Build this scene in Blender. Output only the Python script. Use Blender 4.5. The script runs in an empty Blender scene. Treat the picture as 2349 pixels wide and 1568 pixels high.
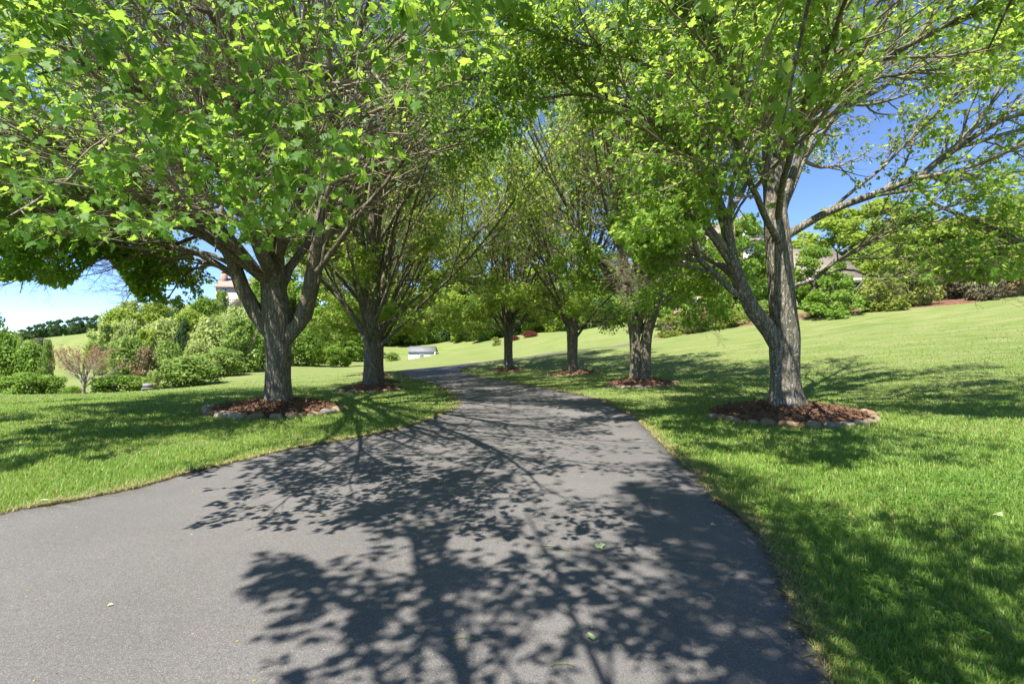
import bpy, bmesh, math, random
import numpy as np
from mathutils import Vector, noise as mnoise

R = math.radians
SC = bpy.context.scene
COL = SC.collection

# ------------------------------------------------------------------ camera
EYE = 1.6
cam_data = bpy.data.cameras.new('camera')
cam_data.sensor_width = 36.0
cam_data.lens = 18.0
cam_data.clip_start = 0.05
cam_data.clip_end = 3000.0
cam = bpy.data.objects.new('camera', cam_data)
cam.location = (0, 0, EYE)
cam.rotation_euler = (R(90), 0, 0)
COL.objects.link(cam)
SC.camera = cam

# ------------------------------------------------------------------ sky and sun
SUN_EL = R(60)
sun_from = Vector((-0.62, -0.78, 0)).normalized()          # the sun stands behind the camera, to the left
world = bpy.data.worlds.new('World')
SC.world = world
world.use_nodes = True
wn = world.node_tree
bg = wn.nodes['Background']
sky = wn.nodes.new('ShaderNodeTexSky')
sky.sky_type = 'NISHITA'
sky.sun_disc = False
sky.sun_elevation = SUN_EL
sky.sun_rotation = math.atan2(sun_from.x, sun_from.y)
sky.altitude = 2500
sky.air_density = 0.7
sky.dust_density = 0.0
sky.ozone_density = 5.0
tint = wn.nodes.new('ShaderNodeMix'); tint.data_type = 'RGBA'; tint.blend_type = 'MULTIPLY'; tint.inputs[0].default_value = 1.0
tint.inputs[7].default_value = (.93, .93, .98, 1)
wn.links.new(sky.outputs[0], tint.inputs[6]); wn.links.new(tint.outputs[2], bg.inputs[0])
bg.inputs[1].default_value = 0.1
sun_data = bpy.data.lights.new('sun', 'SUN')
sun_data.energy = 4.0
sun_data.angle = R(0.55)
sun_data.color = (1.0, 0.95, 0.86)
sun = bpy.data.objects.new('sun', sun_data)
travel = Vector((-sun_from.x * math.cos(SUN_EL), -sun_from.y * math.cos(SUN_EL), -math.sin(SUN_EL)))
sun.rotation_euler = travel.to_track_quat('-Z', 'Y').to_euler()
sun.location = (-20, -30, 50)
COL.objects.link(sun)

SC.view_settings.view_transform = 'Standard'
SC.view_settings.look = 'None'
SC.view_settings.gamma = 1.0
SC.view_settings.exposure = 1.72
SC.cycles.max_bounces = 8
SC.cycles.diffuse_bounces = 6
SC.cycles.transmission_bounces = 6
SC.cycles.glossy_bounces = 2
SC.cycles.transparent_max_bounces = 4
SC.cycles.caustics_reflective = False
SC.cycles.caustics_refractive = False

# ------------------------------------------------------------------ sizes read off the photograph
FX, CX, CY = 1174.5, 1174.5, 784.0
def P(u, v, Y):
    """a point Y metres in front of the eye, seen at (u, v) of the 2349 px wide photograph"""
    return np.array([(u - CX) / FX * Y, Y, EYE + (CY - v) / FX * Y])

# ------------------------------------------------------------------ terrain
_ctl = [P(*a) for a in [
    # hillside on the right
    (2349, 905, 12), (2349, 800, 20), (2349, 740, 26), (2349, 682, 33),
    (2000, 718, 34), (2000, 790, 24), (2000, 870, 15.5), (1850, 738, 34.5), (1850, 800, 25), (1850, 870, 17),
    (1805, 952, 11), (1700, 757, 37), (1520, 775, 42), (1500, 800, 33), (1500, 833, 26), (1468, 880, 17),
    (1400, 797, 36), (1400, 795, 42), (1313, 857, 23), (1274, 811, 36), (1274, 809, 40), (1400, 748, 58),
    (1700, 715, 48), (1950, 690, 48),
    # crest of the drive
    (1166, 849, 28), (1174, 826, 33), (1174, 824, 39), (1055, 850, 29), (1085, 834, 37), (1000, 843, 36), (881, 857, 28),
    (1166, 772, 75), (1050, 780, 95), (1000, 786, 105), (965, 824, 85), (1320, 760, 75),
    # lawn on the left
    (638, 940, 12), (850, 893, 17), (875, 880, 22), (850, 853, 32), (638, 890, 20), (638, 866, 30), (638, 838, 58),
    (850, 832, 70), (780, 842, 60), (640, 790, 85), (300, 938, 11.5), (300, 906, 20), (0, 906, 20), (150, 906, 21), (300, 906, 31),
    (100, 907, 31), (430, 885, 38), (520, 862, 44), (420, 760, 75), (520, 708, 112), (400, 700, 112), (640, 690, 120),
    (150, 800, 100), (100, 775, 130), (220, 762, 130), (0, 806, 100), (0, 780, 160), (200, 745, 190), (860, 775, 110)]]
_ctl += [np.array(a, float) for a in [
    (0, 0, 0), (0, 6, 0), (3, 8, 0), (-3, 8, 0), (-5, 5, 0), (5, 5, 0.02), (4, 2, 0), (-4, 1, 0), (2, 13, 0.02), (-2, 13, 0), (0, 18, 0.02),
    (-1, 22, 0.02), (9, 6, .14), (14, 4, .45), (-9, 6, 0), (-15, 10, -.15), (-20, 4, -.3), (0, -8, 0), (-10, -8, 0), (10, -8, .2), (20, 0, 1.2),
    (40, 10, 5.0), (60, 30, 9), (60, 60, 11), (40, 60, 8.5), (25, 60, 6), (30, 100, 10), (70, 110, 14), (8, 100, 5.0), (0, 140, 6),
    (-60, 140, 9), (-40, 20, -3), (-60, 40, -5.5), (-90, 60, -6), (-120, 100, -3), (-140, 160, 3), (-150, 250, 8), (0, 250, 10), (120, 200, 16),
    (-40, -30, -1), (40, -30, 2), (0, -40, 0), (150, 60, 18), (-180, 20, -8)]]
_ctl = np.array(_ctl)
_c2 = 9.0
def _solve():
    XY = _ctl[:, :2]
    n = len(XY)
    d2 = ((XY[:, None] - XY[None]) ** 2).sum(-1)
    A = np.sqrt(d2 + _c2)
    A += np.eye(n) * -0.05
    Q = np.hstack([np.ones((n, 1)), XY])
    M = np.block([[A, Q], [Q.T, np.zeros((3, 3))]])
    return np.linalg.solve(M, np.concatenate([_ctl[:, 2], np.zeros(3)]))
_w = _solve()
def zts(x, y):
    x = np.asarray(x, float); y = np.asarray(y, float)
    x = np.clip(x, -260, 260); y = np.clip(y, -60, 330)
    z = _w[-3] + _w[-2] * x + _w[-1] * y
    for i in range(len(_ctl)):
        z = z + _w[i] * np.sqrt((x - _ctl[i, 0]) ** 2 + (y - _ctl[i, 1]) ** 2 + _c2)
    return z
def zt(x, y):
    return float(zts(x, y))
def hit(u, v, y0=1.5, y1=90.0):
    """where the line of sight through (u, v) first meets the ground"""
    ys = np.concatenate([np.linspace(y0, 20, 260), np.linspace(20.05, y1, 500)])
    p = (u - CX) / FX * ys
    h = EYE + (CY - v) / FX * ys - zts(p, ys)
    k = np.where(h <= 0)[0]
    k = k[0] if len(k) else int(np.argmin(h))
    return np.array([p[k], ys[k], ys[k] * 0 + zt(p[k], ys[k])])

# ------------------------------------------------------------------ helpers
def mesh_np(name, V, faces, smooth=False):
    V = np.asarray(V, np.float32).reshape(-1, 3)
    me = bpy.data.meshes.new(name)
    loops = []; tot = []
    for F in faces:
        F = np.asarray(F, np.int32)
        if F.size == 0:
            continue
        loops.append(F.ravel()); tot.append(np.full(len(F), F.shape[1], np.int32))
    loops = np.concatenate(loops); tot = np.concatenate(tot)
    me.vertices.add(len(V)); me.vertices.foreach_set('co', V.ravel())
    me.loops.add(len(loops)); me.loops.foreach_set('vertex_index', loops)
    me.polygons.add(len(tot))
    start = np.zeros(len(tot), np.int32); start[1:] = np.cumsum(tot)[:-1]
    me.polygons.foreach_set('loop_start', start)
    me.polygons.foreach_set('loop_total', tot)
    if smooth:
        me.polygons.foreach_set('use_smooth', np.ones(len(tot), bool))
    me.update(calc_edges=True)
    return me

def tag(o, label=None, cat=None, group=None, kind=None):
    if label: o['label'] = label
    if cat: o['category'] = cat
    if group: o['group'] = group
    if kind: o['kind'] = kind
    return o

def link(name, me, mat=None, parent=None, loc=None):
    o = bpy.data.objects.new(name, me)
    COL.objects.link(o)
    if mat is not None:
        me.materials.clear(); me.materials.append(mat)
    if parent is not None: o.parent = parent
    if loc is not None: o.location = loc
    return o

def empty(name, loc, rz=0.0):
    o = bpy.data.objects.new(name, None)
    o.empty_display_size = 0.3
    COL.objects.link(o)
    o.location = loc; o.rotation_euler = (0, 0, rz)
    return o

def copy_tree(o, parent=None):
    c = o.copy(); COL.objects.link(c)
    if parent is not None: c.parent = parent
    for ch in [k for k in COL.objects if k.parent == o]:
        copy_tree(ch, c)
    return c

class MB:
    """collects boxes, prisms and rods into one mesh"""
    def __init__(s): s.V = []; s.F4 = []; s.F3 = []; s.n = 0
    def box(s, x0, x1, y0, y1, z0, z1):
        v = [(x0,y0,z0),(x1,y0,z0),(x1,y1,z0),(x0,y1,z0),(x0,y0,z1),(x1,y0,z1),(x1,y1,z1),(x0,y1,z1)]
        f = [(0,3,2,1),(4,5,6,7),(0,1,5,4),(1,2,6,5),(2,3,7,6),(3,0,4,7)]
        s.V += v; s.F4 += [tuple(i + s.n for i in q) for q in f]; s.n += 8
    def hexa(s, v):
        f = [(0,3,2,1),(4,5,6,7),(0,1,5,4),(1,2,6,5),(2,3,7,6),(3,0,4,7)]
        s.V += [tuple(p) for p in v]; s.F4 += [tuple(i + s.n for i in q) for q in f]; s.n += 8
    def tri_prism(s, a, b, c, d):
        """triangle abc swept by vector d"""
        a, b, c, d = map(np.array, (a, b, c, d))
        s.V += [tuple(a), tuple(b), tuple(c), tuple(a+d), tuple(b+d), tuple(c+d)]
        s.F3 += [tuple(i + s.n for i in q) for q in [(0,1,2),(3,5,4)]]
        s.F4 += [tuple(i + s.n for i in q) for q in [(0,3,4,1),(1,4,5,2),(2,5,3,0)]]
        s.n += 6
    def bar(s, a, b, w):
        a = np.array(a, float); b = np.array(b, float); d = b - a; d /= np.linalg.norm(d)
        r = np.cross(d, (0, 0, 1)); 
        if np.linalg.norm(r) < .01: r = np.array([1., 0, 0])
        r = r / np.linalg.norm(r) * w / 2; q = np.cross(r, d)
        s.hexa([a-r-q, a+r-q, a+r+q, a-r+q, b-r-q, b+r-q, b+r+q, b-r+q])
    def build(s, name, mat, parent=None, loc=None):
        fs = []
        if s.F4: fs.append(s.F4)
        if s.F3: fs.append(s.F3)
        return link(name, mesh_np(name, s.V, fs), mat, parent, loc)

# ------------------------------------------------------------------ materials
class NT:
    def __init__(s, name):
        s.m = bpy.data.materials.new(name); s.m.use_nodes = True
        s.t = s.m.node_tree; s.t.nodes.clear()
        s.out = s.t.nodes.new('ShaderNodeOutputMaterial')
    def n(s, typ, **kw):
        nd = s.t.nodes.new(typ)
        for k, v in kw.items():
            if hasattr(nd, k) and not k[0].isupper(): setattr(nd, k, v)
            else: nd.inputs[k.replace('_', ' ')].default_value = v
        return nd
    def l(s, a, b): s.t.links.new(a, b)
    def coord(s, kind='Object'):
        return s.n('ShaderNodeTexCoord').outputs[kind]
    def mapping(s, vec, scale=(1, 1, 1), rot=(0, 0, 0)):
        m = s.n('ShaderNodeMapping'); m.inputs['Scale'].default_value = scale; m.inputs['Rotation'].default_value = rot
        s.l(vec, m.inputs['Vector']); return m.outputs[0]
    def noise(s, vec, scale, detail=4, rough=.55, dist=0.0):
        nd = s.n('ShaderNodeTexNoise'); nd.inputs['Scale'].default_value = scale; nd.inputs['Detail'].default_value = detail
        nd.inputs['Roughness'].default_value = rough; nd.inputs['Distortion'].default_value = dist
        if vec is not None: s.l(vec, nd.inputs['Vector'])
        return nd.outputs['Fac']
    def ramp(s, fac, stops):
        r = s.n('ShaderNodeValToRGB'); e = r.color_ramp.elements
        while len(e) < len(stops): e.new(.5)
        for k, (p, c) in enumerate(stops):
            e[k].position = p; e[k].color = tuple(c) + ((1,) if len(c) == 3 else ())
        s.l(fac, r.inputs[0]); return r.outputs[0]
    def mix(s, fac, a, b, mode='MIX'):
        m = s.n('ShaderNodeMix', data_type='RGBA', blend_type=mode)
        for sock, val in ((m.inputs[0], fac), (m.inputs[6], a), (m.inputs[7], b)):
            if hasattr(val, 'default_value') or hasattr(val, 'is_output'): s.l(val, sock)
            elif isinstance(val, (int, float)): sock.default_value = val
            else: sock.default_value = tuple(val) + ((1,) if len(val) == 3 else ())
        return m.outputs[2]
    def bump(s, h, strength=.5, dist=.02, normal=None):
        b = s.n('ShaderNodeBump'); b.inputs['Strength'].default_value = strength; b.inputs['Distance'].default_value = dist
        s.l(h, b.inputs['Height'])
        if normal is not None: s.l(normal, b.inputs['Normal'])
        return b.outputs[0]
    def pbsdf(s, col, rough=.8, normal=None, spec=.3):
        p = s.n('ShaderNodeBsdfPrincipled')
        if hasattr(col, 'is_output'): s.l(col, p.inputs['Base Color'])
        else: p.inputs['Base Color'].default_value = tuple(col) + (1,)
        p.inputs['Roughness'].default_value = rough
        p.inputs['Specular IOR Level'].default_value = spec
        if normal is not None: s.l(normal, p.inputs['Normal'])
        s.l(p.outputs[0], s.out.inputs[0]); return p

def plain(name, col, rough=.7, var=.12, scale=6.0, bump=0.0, spec=.3):
    t = NT(name); c = t.coord()
    f = t.noise(c, scale, 5)
    lo = tuple(k * (1 - var) for k in col); hi = tuple(min(1, k * (1 + var)) for k in col)
    cc = t.ramp(f, [(.3, lo), (.7, hi)])
    nm = t.bump(t.noise(c, scale * 8, 4), .5, bump) if bump else None
    t.pbsdf(cc, rough, nm, spec)
    return t.m

def leaf_mat(name, dark, mid, light, trans, tfac=.42, rough=.5, spec=.18):
    t = NT(name)
    g = t.n('ShaderNodeNewGeometry')
    col = t.ramp(g.outputs['Random Per Island'], [(0.0, dark), (.55, mid), (1.0, light)])
    big = t.noise(t.coord(), .7, 2)
    col = t.mix(t.ramp(big, [(.35, (0, 0, 0)), (.65, (1, 1, 1))]), col, t.mix(1.0, col, (.82, .95, .8), 'MULTIPLY'))
    p = t.n('ShaderNodeBsdfPrincipled')
    t.l(col, p.inputs['Base Color']); p.inputs['Roughness'].default_value = rough; p.inputs['Specular IOR Level'].default_value = spec
    tr = t.n('ShaderNodeBsdfTranslucent')
    tcol = t.mix(g.outputs['Random Per Island'], tuple(k * .8 for k in trans), tuple(k * 1.15 for k in trans))
    t.l(tcol, tr.inputs[0])
    mx = t.n('ShaderNodeMixShader'); mx.inputs[0].default_value = tfac
    t.l(p.outputs[0], mx.inputs[1]); t.l(tr.outputs[0], mx.inputs[2]); t.l(mx.outputs[0], t.out.inputs[0])
    return t.m

M = {}
M['maple'] = leaf_mat('maple_leaf', (.052, .128, .022), (.078, .172, .030), (.122, .228, .042), (.42, .64, .075), .5)
M['maple_yellow'] = leaf_mat('maple_leaf_yellow_green', (.074, .152, .024), (.108, .205, .034), (.165, .265, .05), (.52, .71, .10), .5)
M['maple_far'] = leaf_mat('maple_leaf_mid_green', (.10, .17, .025), (.15, .235, .036), (.21, .30, .055), (.60, .74, .11), .5)
M['wood_leaf'] = leaf_mat('woodland_leaf', (.09, .165, .024), (.14, .225, .036), (.20, .30, .055), (.42, .56, .08), .42)
M['wood_bright'] = leaf_mat('woodland_leaf_bright', (.14, .20, .028), (.22, .29, .045), (.32, .39, .07), (.52, .62, .10), .42)
M['wood_dark'] = leaf_mat('woodland_leaf_dark', (.035, .08, .022), (.055, .11, .03), (.08, .15, .04), (.14, .24, .05), .3)
M['shrub_pale'] = leaf_mat('shrub_leaf_pale', (.21, .26, .07), (.31, .37, .115), (.42, .47, .19), (.52, .60, .18), .4)
M['shrub_bright'] = leaf_mat('shrub_leaf_bright', (.10, .18, .025), (.16, .27, .04), (.24, .36, .06), (.38, .5, .08), .35)
M['shrub_mid'] = leaf_mat('shrub_leaf_mid', (.12, .185, .04), (.185, .265, .06), (.26, .345, .085), (.40, .52, .12), .4)
M['shrub_dark'] = leaf_mat('shrub_leaf_dark', (.03, .065, .02), (.045, .09, .028), (.07, .13, .04), (.12, .2, .05), .3)
M['shrub_red'] = leaf_mat('shrub_leaf_dark_red', (.10, .025, .02), (.16, .04, .03), (.20, .08, .045), (.28, .08, .05), .3)
M['shrub_pink'] = leaf_mat('shrub_leaf_pinkish', (.15, .11, .05), (.24, .16, .09), (.30, .24, .12), (.3, .24, .12), .3)
M['bud_red'] = leaf_mat('red_buds', (.26, .08, .05), (.36, .13, .07), (.34, .2, .1), (.4, .18, .1), .3)
M['shrub_olive'] = leaf_mat('shrub_leaf_olive', (.15, .17, .035), (.22, .25, .05), (.32, .34, .08), (.42, .48, .10), .4)
M['shrub_brown'] = leaf_mat('shrub_twig_brown', (.07, .055, .035), (.12, .10, .06), (.17, .16, .08), (.18, .16, .08), .2)
M['shrub_grey'] = leaf_mat('shrub_twig_grey', (.10, .10, .07), (.15, .15, .11), (.2, .2, .14), (.2, .22, .12), .2)
M['fallen'] = leaf_mat('fallen_leaf', (.28, .38, .16), (.42, .5, .26), (.55, .58, .36), (.4, .5, .2), .25)

def bark_mat(name, dark, light, lichen, amount):
    t = NT(name); c = t.coord()
    m1 = t.mapping(c, (15, 15, 2.2))
    n0 = t.noise(c, 3.0, 3)
    w = t.n('ShaderNodeTexVoronoi', feature='DISTANCE_TO_EDGE'); w.inputs['Scale'].default_value = 1.0
    mm = t.n('ShaderNodeVectorMath', operation='ADD'); t.l(m1, mm.inputs[0])
    nv = t.n('ShaderNodeTexNoise'); nv.inputs['Scale'].default_value = 2.5; nv.inputs['Detail'].default_value = 3
    t.l(t.mapping(c, (3, 3, 1.2)), nv.inputs['Vector'])
    sc = t.n('ShaderNodeVectorMath', operation='SCALE'); t.l(nv.outputs['Color'], sc.inputs[0]); sc.inputs['Scale'].default_value = 2.2
    t.l(sc.outputs[0], mm.inputs[1]); t.l(mm.outputs[0], w.inputs['Vector'])
    fine = t.noise(t.mapping(c, (60, 60, 16)), 1.0, 5, .65)
    crack = t.ramp(w.outputs['Distance'], [(0.0, (0, 0, 0)), (.22, (1, 1, 1))])
    col = t.mix(crack, dark, t.ramp(fine, [(.3, dark), (.7, light)]))
    col = t.mix(t.ramp(n0, [(.5, (0, 0, 0)), (.75, (.6, .6, .6))]), col, t.mix(1.0, col, (.72, .8, .62), 'MULTIPLY'))
    lm = t.ramp(t.noise(c, 13, 5, .7), [(.60, (0, 0, 0)), (.66, (amount, amount, amount))])
    col = t.mix(lm, col, lichen)
    hm = t.mix(.45, crack, fine)
    nm = t.bump(hm, .9, .022)
    t.pbsdf(col, .9, nm, .15)
    return t.m
M['bark'] = bark_mat('maple_bark', (.09, .077, .058), (.31, .27, .205), (.44, .43, .36), .45)
M['bark_lichen'] = bark_mat('maple_bark_lichened', (.085, .076, .059), (.345, .305, .245), (.60, .60, .53), .85)
M['twig'] = plain('twig_bark', (.21, .18, .125), .9, .35, 3.0)
M['twig_pale'] = plain('pale_twig_bark', (.30, .26, .21), .9, .3, 3.0)

def ground_mat():
    t = NT('lawn_ground'); c = t.coord()
    a = t.noise(c, .22, 5, .65)
    b = t.noise(t.mapping(c, (.35, 2.4, 1), (0, 0, R(-12))), 1.0, 6, .68)
    f = t.noise(c, 14, 4, .7)
    f2 = t.noise(t.mapping(c, (70, 45, 30)), 1.0, 4, .75)
    base = t.ramp(a, [(.3, (.105, .16, .038)), (.5, (.15, .20, .054)), (.72, (.20, .232, .076))])
    base = t.mix(t.ramp(b, [(.42, (0, 0, 0)), (.64, (.95, .95, .95))]), base, (.30, .285, .15))
    base = t.mix(t.ramp(f, [(.35, (.45, .45, .45)), (.65, (0, 0, 0))]), base, (.115, .165, .036))
    base = t.mix(t.ramp(f2, [(.4, (.55, .55, .55)), (.6, (0, 0, 0))]), base, (.11, .155, .033))
    nm = t.bump(f2, .8, .03, t.bump(f, .5, .08))
    t.pbsdf(base, .95, nm, .1)
    return t.m
M['lawn'] = ground_mat()

def asphalt():
    t = NT('asphalt'); c = t.coord()
    a = t.noise(c, .5, 4, .6)
    b = t.noise(c, 75, 4, .8)
    d = t.noise(c, 190, 2, .7)
    base = t.ramp(a, [(.25, (.094, .088, .086)), (.5, (.118, .111, .108)), (.75, (.146, .137, .132))])
    base = t.mix(t.ramp(t.noise(t.mapping(c, (.25, 1.1, 1), (0, 0, R(20))), 1.4, 5, .7), [(.45, (0, 0, 0)), (.7, (.55, .55, .55))]), base, (.115, .11, .112))
    base = t.mix(t.ramp(b, [(.38, (.8, .8, .8)), (.52, (0, 0, 0))]), base, (.062, .06, .061))
    base = t.mix(t.ramp(d, [(.58, (0, 0, 0)), (.68, (.8, .8, .8))]), base, (.36, .33, .30))
    # fine straight-grown cracks
    v = t.n('ShaderNodeTexVoronoi', feature='DISTANCE_TO_EDGE'); v.inputs['Scale'].default_value = .55
    nv = t.n('ShaderNodeTexNoise'); nv.inputs['Scale'].default_value = 1.3; nv.inputs['Detail'].default_value = 5
    t.l(c, nv.inputs['Vector'])
    mm = t.n('ShaderNodeVectorMath', operation='ADD'); t.l(c, mm.inputs[0]); t.l(nv.outputs['Color'], mm.inputs[1])
    t.l(mm.outputs[0], v.inputs['Vector'])
    gate = t.ramp(t.noise(c, .35, 2), [(.48, (0, 0, 0)), (.56, (1, 1, 1))])
    line = t.ramp(v.outputs['Distance'], [(0.0, (.75, .75, .75)), (.0035, (0, 0, 0))])
    k = t.mix(1.0, line, gate, 'MULTIPLY')
    base = t.mix(t.mix(.8, k, (0, 0, 0)), base, (.05, .05, .052))
    nm = t.bump(t.mix(.5, b, d), .75, .008)
    t.pbsdf(base, .78, nm, .35)
    return t.m
M['asphalt'] = asphalt()
M['seam'] = plain('dry_moss_seam', (.21, .19, .10), .95, .3, 20, .01)
M['verge'] = plain('dry_soil', (.20, .15, .085), 1.0, .45, 16, .03)
M['mulch'] = plain('bark_mulch', (.175, .095, .055), .95, .6, 22, .05)
M['mulch_red'] = plain('red_bark_mulch', (.15, .075, .048), .95, .6, 9, .06)
M['stone'] = [plain('fieldstone_tan', (.25, .19, .12), .9, .3, 7, .02), plain('fieldstone_grey', (.21, .185, .15), .9, .28, 7, .02),
              plain('fieldstone_brown', (.21, .14, .08), .9, .3, 7, .02), plain('fieldstone_pale', (.31, .26, .185), .9, .25, 7, .02)]
STONE_WORD = ['tan', 'grey', 'brown', 'pale']
M['white_paint'] = plain('white_paint', (.78, .78, .78), .5, .04, 3)
def lap_siding(name, col):
    t = NT(name); c = t.coord()
    w = t.n('ShaderNodeTexWave', wave_type='BANDS', bands_direction='Z', wave_profile='SAW'); w.inputs['Scale'].default_value = 1.6
    t.l(c, w.inputs['Vector'])
    cc = t.mix(t.ramp(w.outputs['Fac'], [(0, (.35, .35, .35)), (.12, (0, 0, 0))]), col, tuple(k * .72 for k in col))
    t.pbsdf(cc, .5, t.bump(w.outputs['Fac'], .6, .03), .3)
    return t.m
M['siding'] = lap_siding('white_lap_siding', (.83, .82, .84))
M['siding_cream'] = lap_siding('cream_lap_siding', (.46, .50, .30))
def brick(name, a, b):
    t = NT(name); c = t.coord()
    bt = t.n('ShaderNodeTexBrick'); bt.inputs['Scale'].default_value = 4.2
    bt.inputs['Color1'].default_value = a + (1,); bt.inputs['Color2'].default_value = b + (1,); bt.inputs['Mortar'].default_value = (.42, .38, .34, 1)
    bt.inputs['Mortar Size'].default_value = .012
    m = t.mapping(c, (1, 1, 1), (R(90), 0, 0)); t.l(m, bt.inputs['Vector'])
    t.pbsdf(bt.outputs[0], .85, None, .2)
    return t.m
M['brick'] = brick('red_brick', (.36, .16, .10), (.42, .20, .13))
M['brick_pale'] = brick('pale_pink_brick', (.50, .36, .31), (.56, .42, .36))
M['roof_brown'] = plain('brown_shingle', (.24, .20, .17), .9, .2, 3, .03)
M['roof_grey'] = plain('grey_shingle', (.17, .18, .195), .8, .15, 3, .02)
M['glass'] = plain('window_glass', (.12, .15, .19), .15, .2, .8, 0, .5)
M['dark_glass'] = plain('dark_window_glass', (.03, .035, .04), .15, .2, .8, 0, .5)
M['fence_dark'] = plain('dark_grey_boards', (.03, .033, .03), .8, .25, 3, .01)
M['grey_wood'] = plain('weathered_grey_wood', (.22, .21, .20), .85, .25, 8, .01)

def blade_mat(name, stops, trans, tf=.35):
    t = NT(name)
    g = t.n('ShaderNodeNewGeometry')
    col = t.ramp(g.outputs['Random Per Island'], stops)
    big = t.noise(t.coord(), .45, 3)
    col = t.mix(t.ramp(big, [(.4, (0, 0, 0)), (.65, (.55, .55, .55))]), col, t.mix(1.0, col, (1.35, 1.12, 1.0), 'MULTIPLY'))
    p = t.n('ShaderNodeBsdfPrincipled'); t.l(col, p.inputs['Base Color']); p.inputs['Roughness'].default_value = .5; p.inputs['Specular IOR Level'].default_value = .3
    tr = t.n('ShaderNodeBsdfTranslucent'); tr.inputs[0].default_value = tuple(trans) + (1,)
    mx = t.n('ShaderNodeMixShader'); mx.inputs[0].default_value = tf
    t.l(p.outputs[0], mx.inputs[1]); t.l(tr.outputs[0], mx.inputs[2]); t.l(mx.outputs[0], t.out.inputs[0])
    return t.m
M['grass'] = blade_mat('grass_blade', [(0, (.085, .19, .026)), (.5, (.122, .245, .036)), (.85, (.175, .30, .052)), (.93, (.26, .32, .085)), (1, (.38, .35, .17))], (.42, .56, .09))
M['straw'] = blade_mat('dry_grass_blade', [(0, (.34, .27, .14)), (.35, (.27, .23, .11)), (.5, (.22, .16, .085)), (.6, (.16, .24, .05)), (.9, (.20, .27, .07)), (1, (.42, .36, .2))], (.3, .26, .12), .2)
M['clover'] = leaf_mat('clover_leaf', (.08, .19, .03), (.12, .25, .04), (.17, .31, .06), (.3, .45, .07))

# ------------------------------------------------------------------ ground sheet
def axis(lo, hi, fine_lo, fine_hi, step, grow):
    a = list(np.arange(fine_lo, fine_hi + 1e-6, step))
    s = step; x = a[-1]
    while x < hi: s *= grow; x += s; a.append(x)
    s = step; x = a[0]; b = []
    while x > lo: s *= grow; x -= s; b.append(x)
    return np.array(b[::-1] + a)
gx = axis(-900, 900, -12, 14, .4, 1.045); gy = axis(-120, 1200, 0, 40, .4, 1.045)
GX, GY = np.meshgrid(gx, gy)
GZ = zts(GX, GY)
far = np.clip((np.maximum(np.abs(GX), GY) - 250) / 500, 0, 1)
GZ = GZ * (1 - far) + (-2) * far
nx, ny = len(gx), len(gy)
ii = (np.arange(ny - 1)[:, None] * nx + np.arange(nx - 1)[None]).ravel()
me = mesh_np('ground', np.stack([GX, GY, GZ], -1), [np.stack([ii, ii + 1, ii + nx + 1, ii + nx], -1)], True)
ground = link('ground', me, M['lawn']); tag(ground, kind='structure')

# ------------------------------------------------------------------ the drive
pairs = [((-14, -8), (-6, -10)), ((-10, -4), (-3, -6.5)), ((-8, -.5), (-.9, -3)), ((-6, 2.7), (.9, .3)),
    ((0, 1185, 0), (1910, 1568, 0)), ((150, 1157, 0), (1850, 1440, 0)), ((300, 1127, 0), (1800, 1330, 0)), ((400, 1098, 0), (1740, 1230, 0)),
    ((520, 1068, 0), (1690, 1180, 0)), ((680, 1031, 0), (1640, 1140, 0)), ((800, 1010, 0), (1600, 1090, 0)), ((900, 990, 0), (1540, 1040, 0)),
    ((980, 966, 0), (1500, 1000, 0)), ((1038, 942, 0), (1440, 950, 0)), ((1053, 926, 0), (1370, 918, 0)), ((1045, 909, 0), (1270, 896, 0)),
    ((1018, 892, 0), (1180, 879, 0)), ((985, 878, 0), (1100, 865, 0)), ((940, 865, 0), (1060, 855, 0)), ((-6.4, 30.0), (-2.9, 30.0)),
    ((-5.6, 35.0), (-2.2, 32.6)), ((-2.6, 38.0), (0, 34.4)), ((3.5, 40.2), (3.8, 37.2)), ((7, 41.2), (7, 38.8)), ((10.5, 42.4), (10.6, 40.6))]
def wpt(a):
    return hit(a[0], a[1], 1.5, 60)[:2] if len(a) == 3 else np.array(a, float)
def spline(K, n):
    K = np.array(K); m = len(K); t = np.linspace(0, m - 1, n); out = []
    for x in t:
        i = min(int(x), m - 2); f = x - i
        p0, p1, p2, p3 = K[max(i-1, 0)], K[i], K[i+1], K[min(i+2, m-1)]
        out.append(.5 * ((2*p1) + (-p0+p2)*f + (2*p0-5*p1+4*p2-p3)*f*f + (-p0+3*p1-3*p2+p3)*f**3))
    return np.array(out)
NR = 420
rl = spline([wpt(a) for a, b in pairs], NR); rr = spline([wpt(b) for a, b in pairs], NR)
rngr = np.random.default_rng(4)
def jitter(E, amp):
    d = np.gradient(E, axis=0); nrm = np.stack([-d[:, 1], d[:, 0]], -1); nrm /= np.linalg.norm(nrm, axis=1)[:, None] + 1e-9
    q = rngr.normal(0, 1, NR); q = np.convolve(q, np.ones(5) / 2.2, 'same')
    return E + nrm * (q * amp)[:, None], nrm
rl, nl = jitter(rl, .012); rr, nr_ = jitter(rr, .012)
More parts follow.
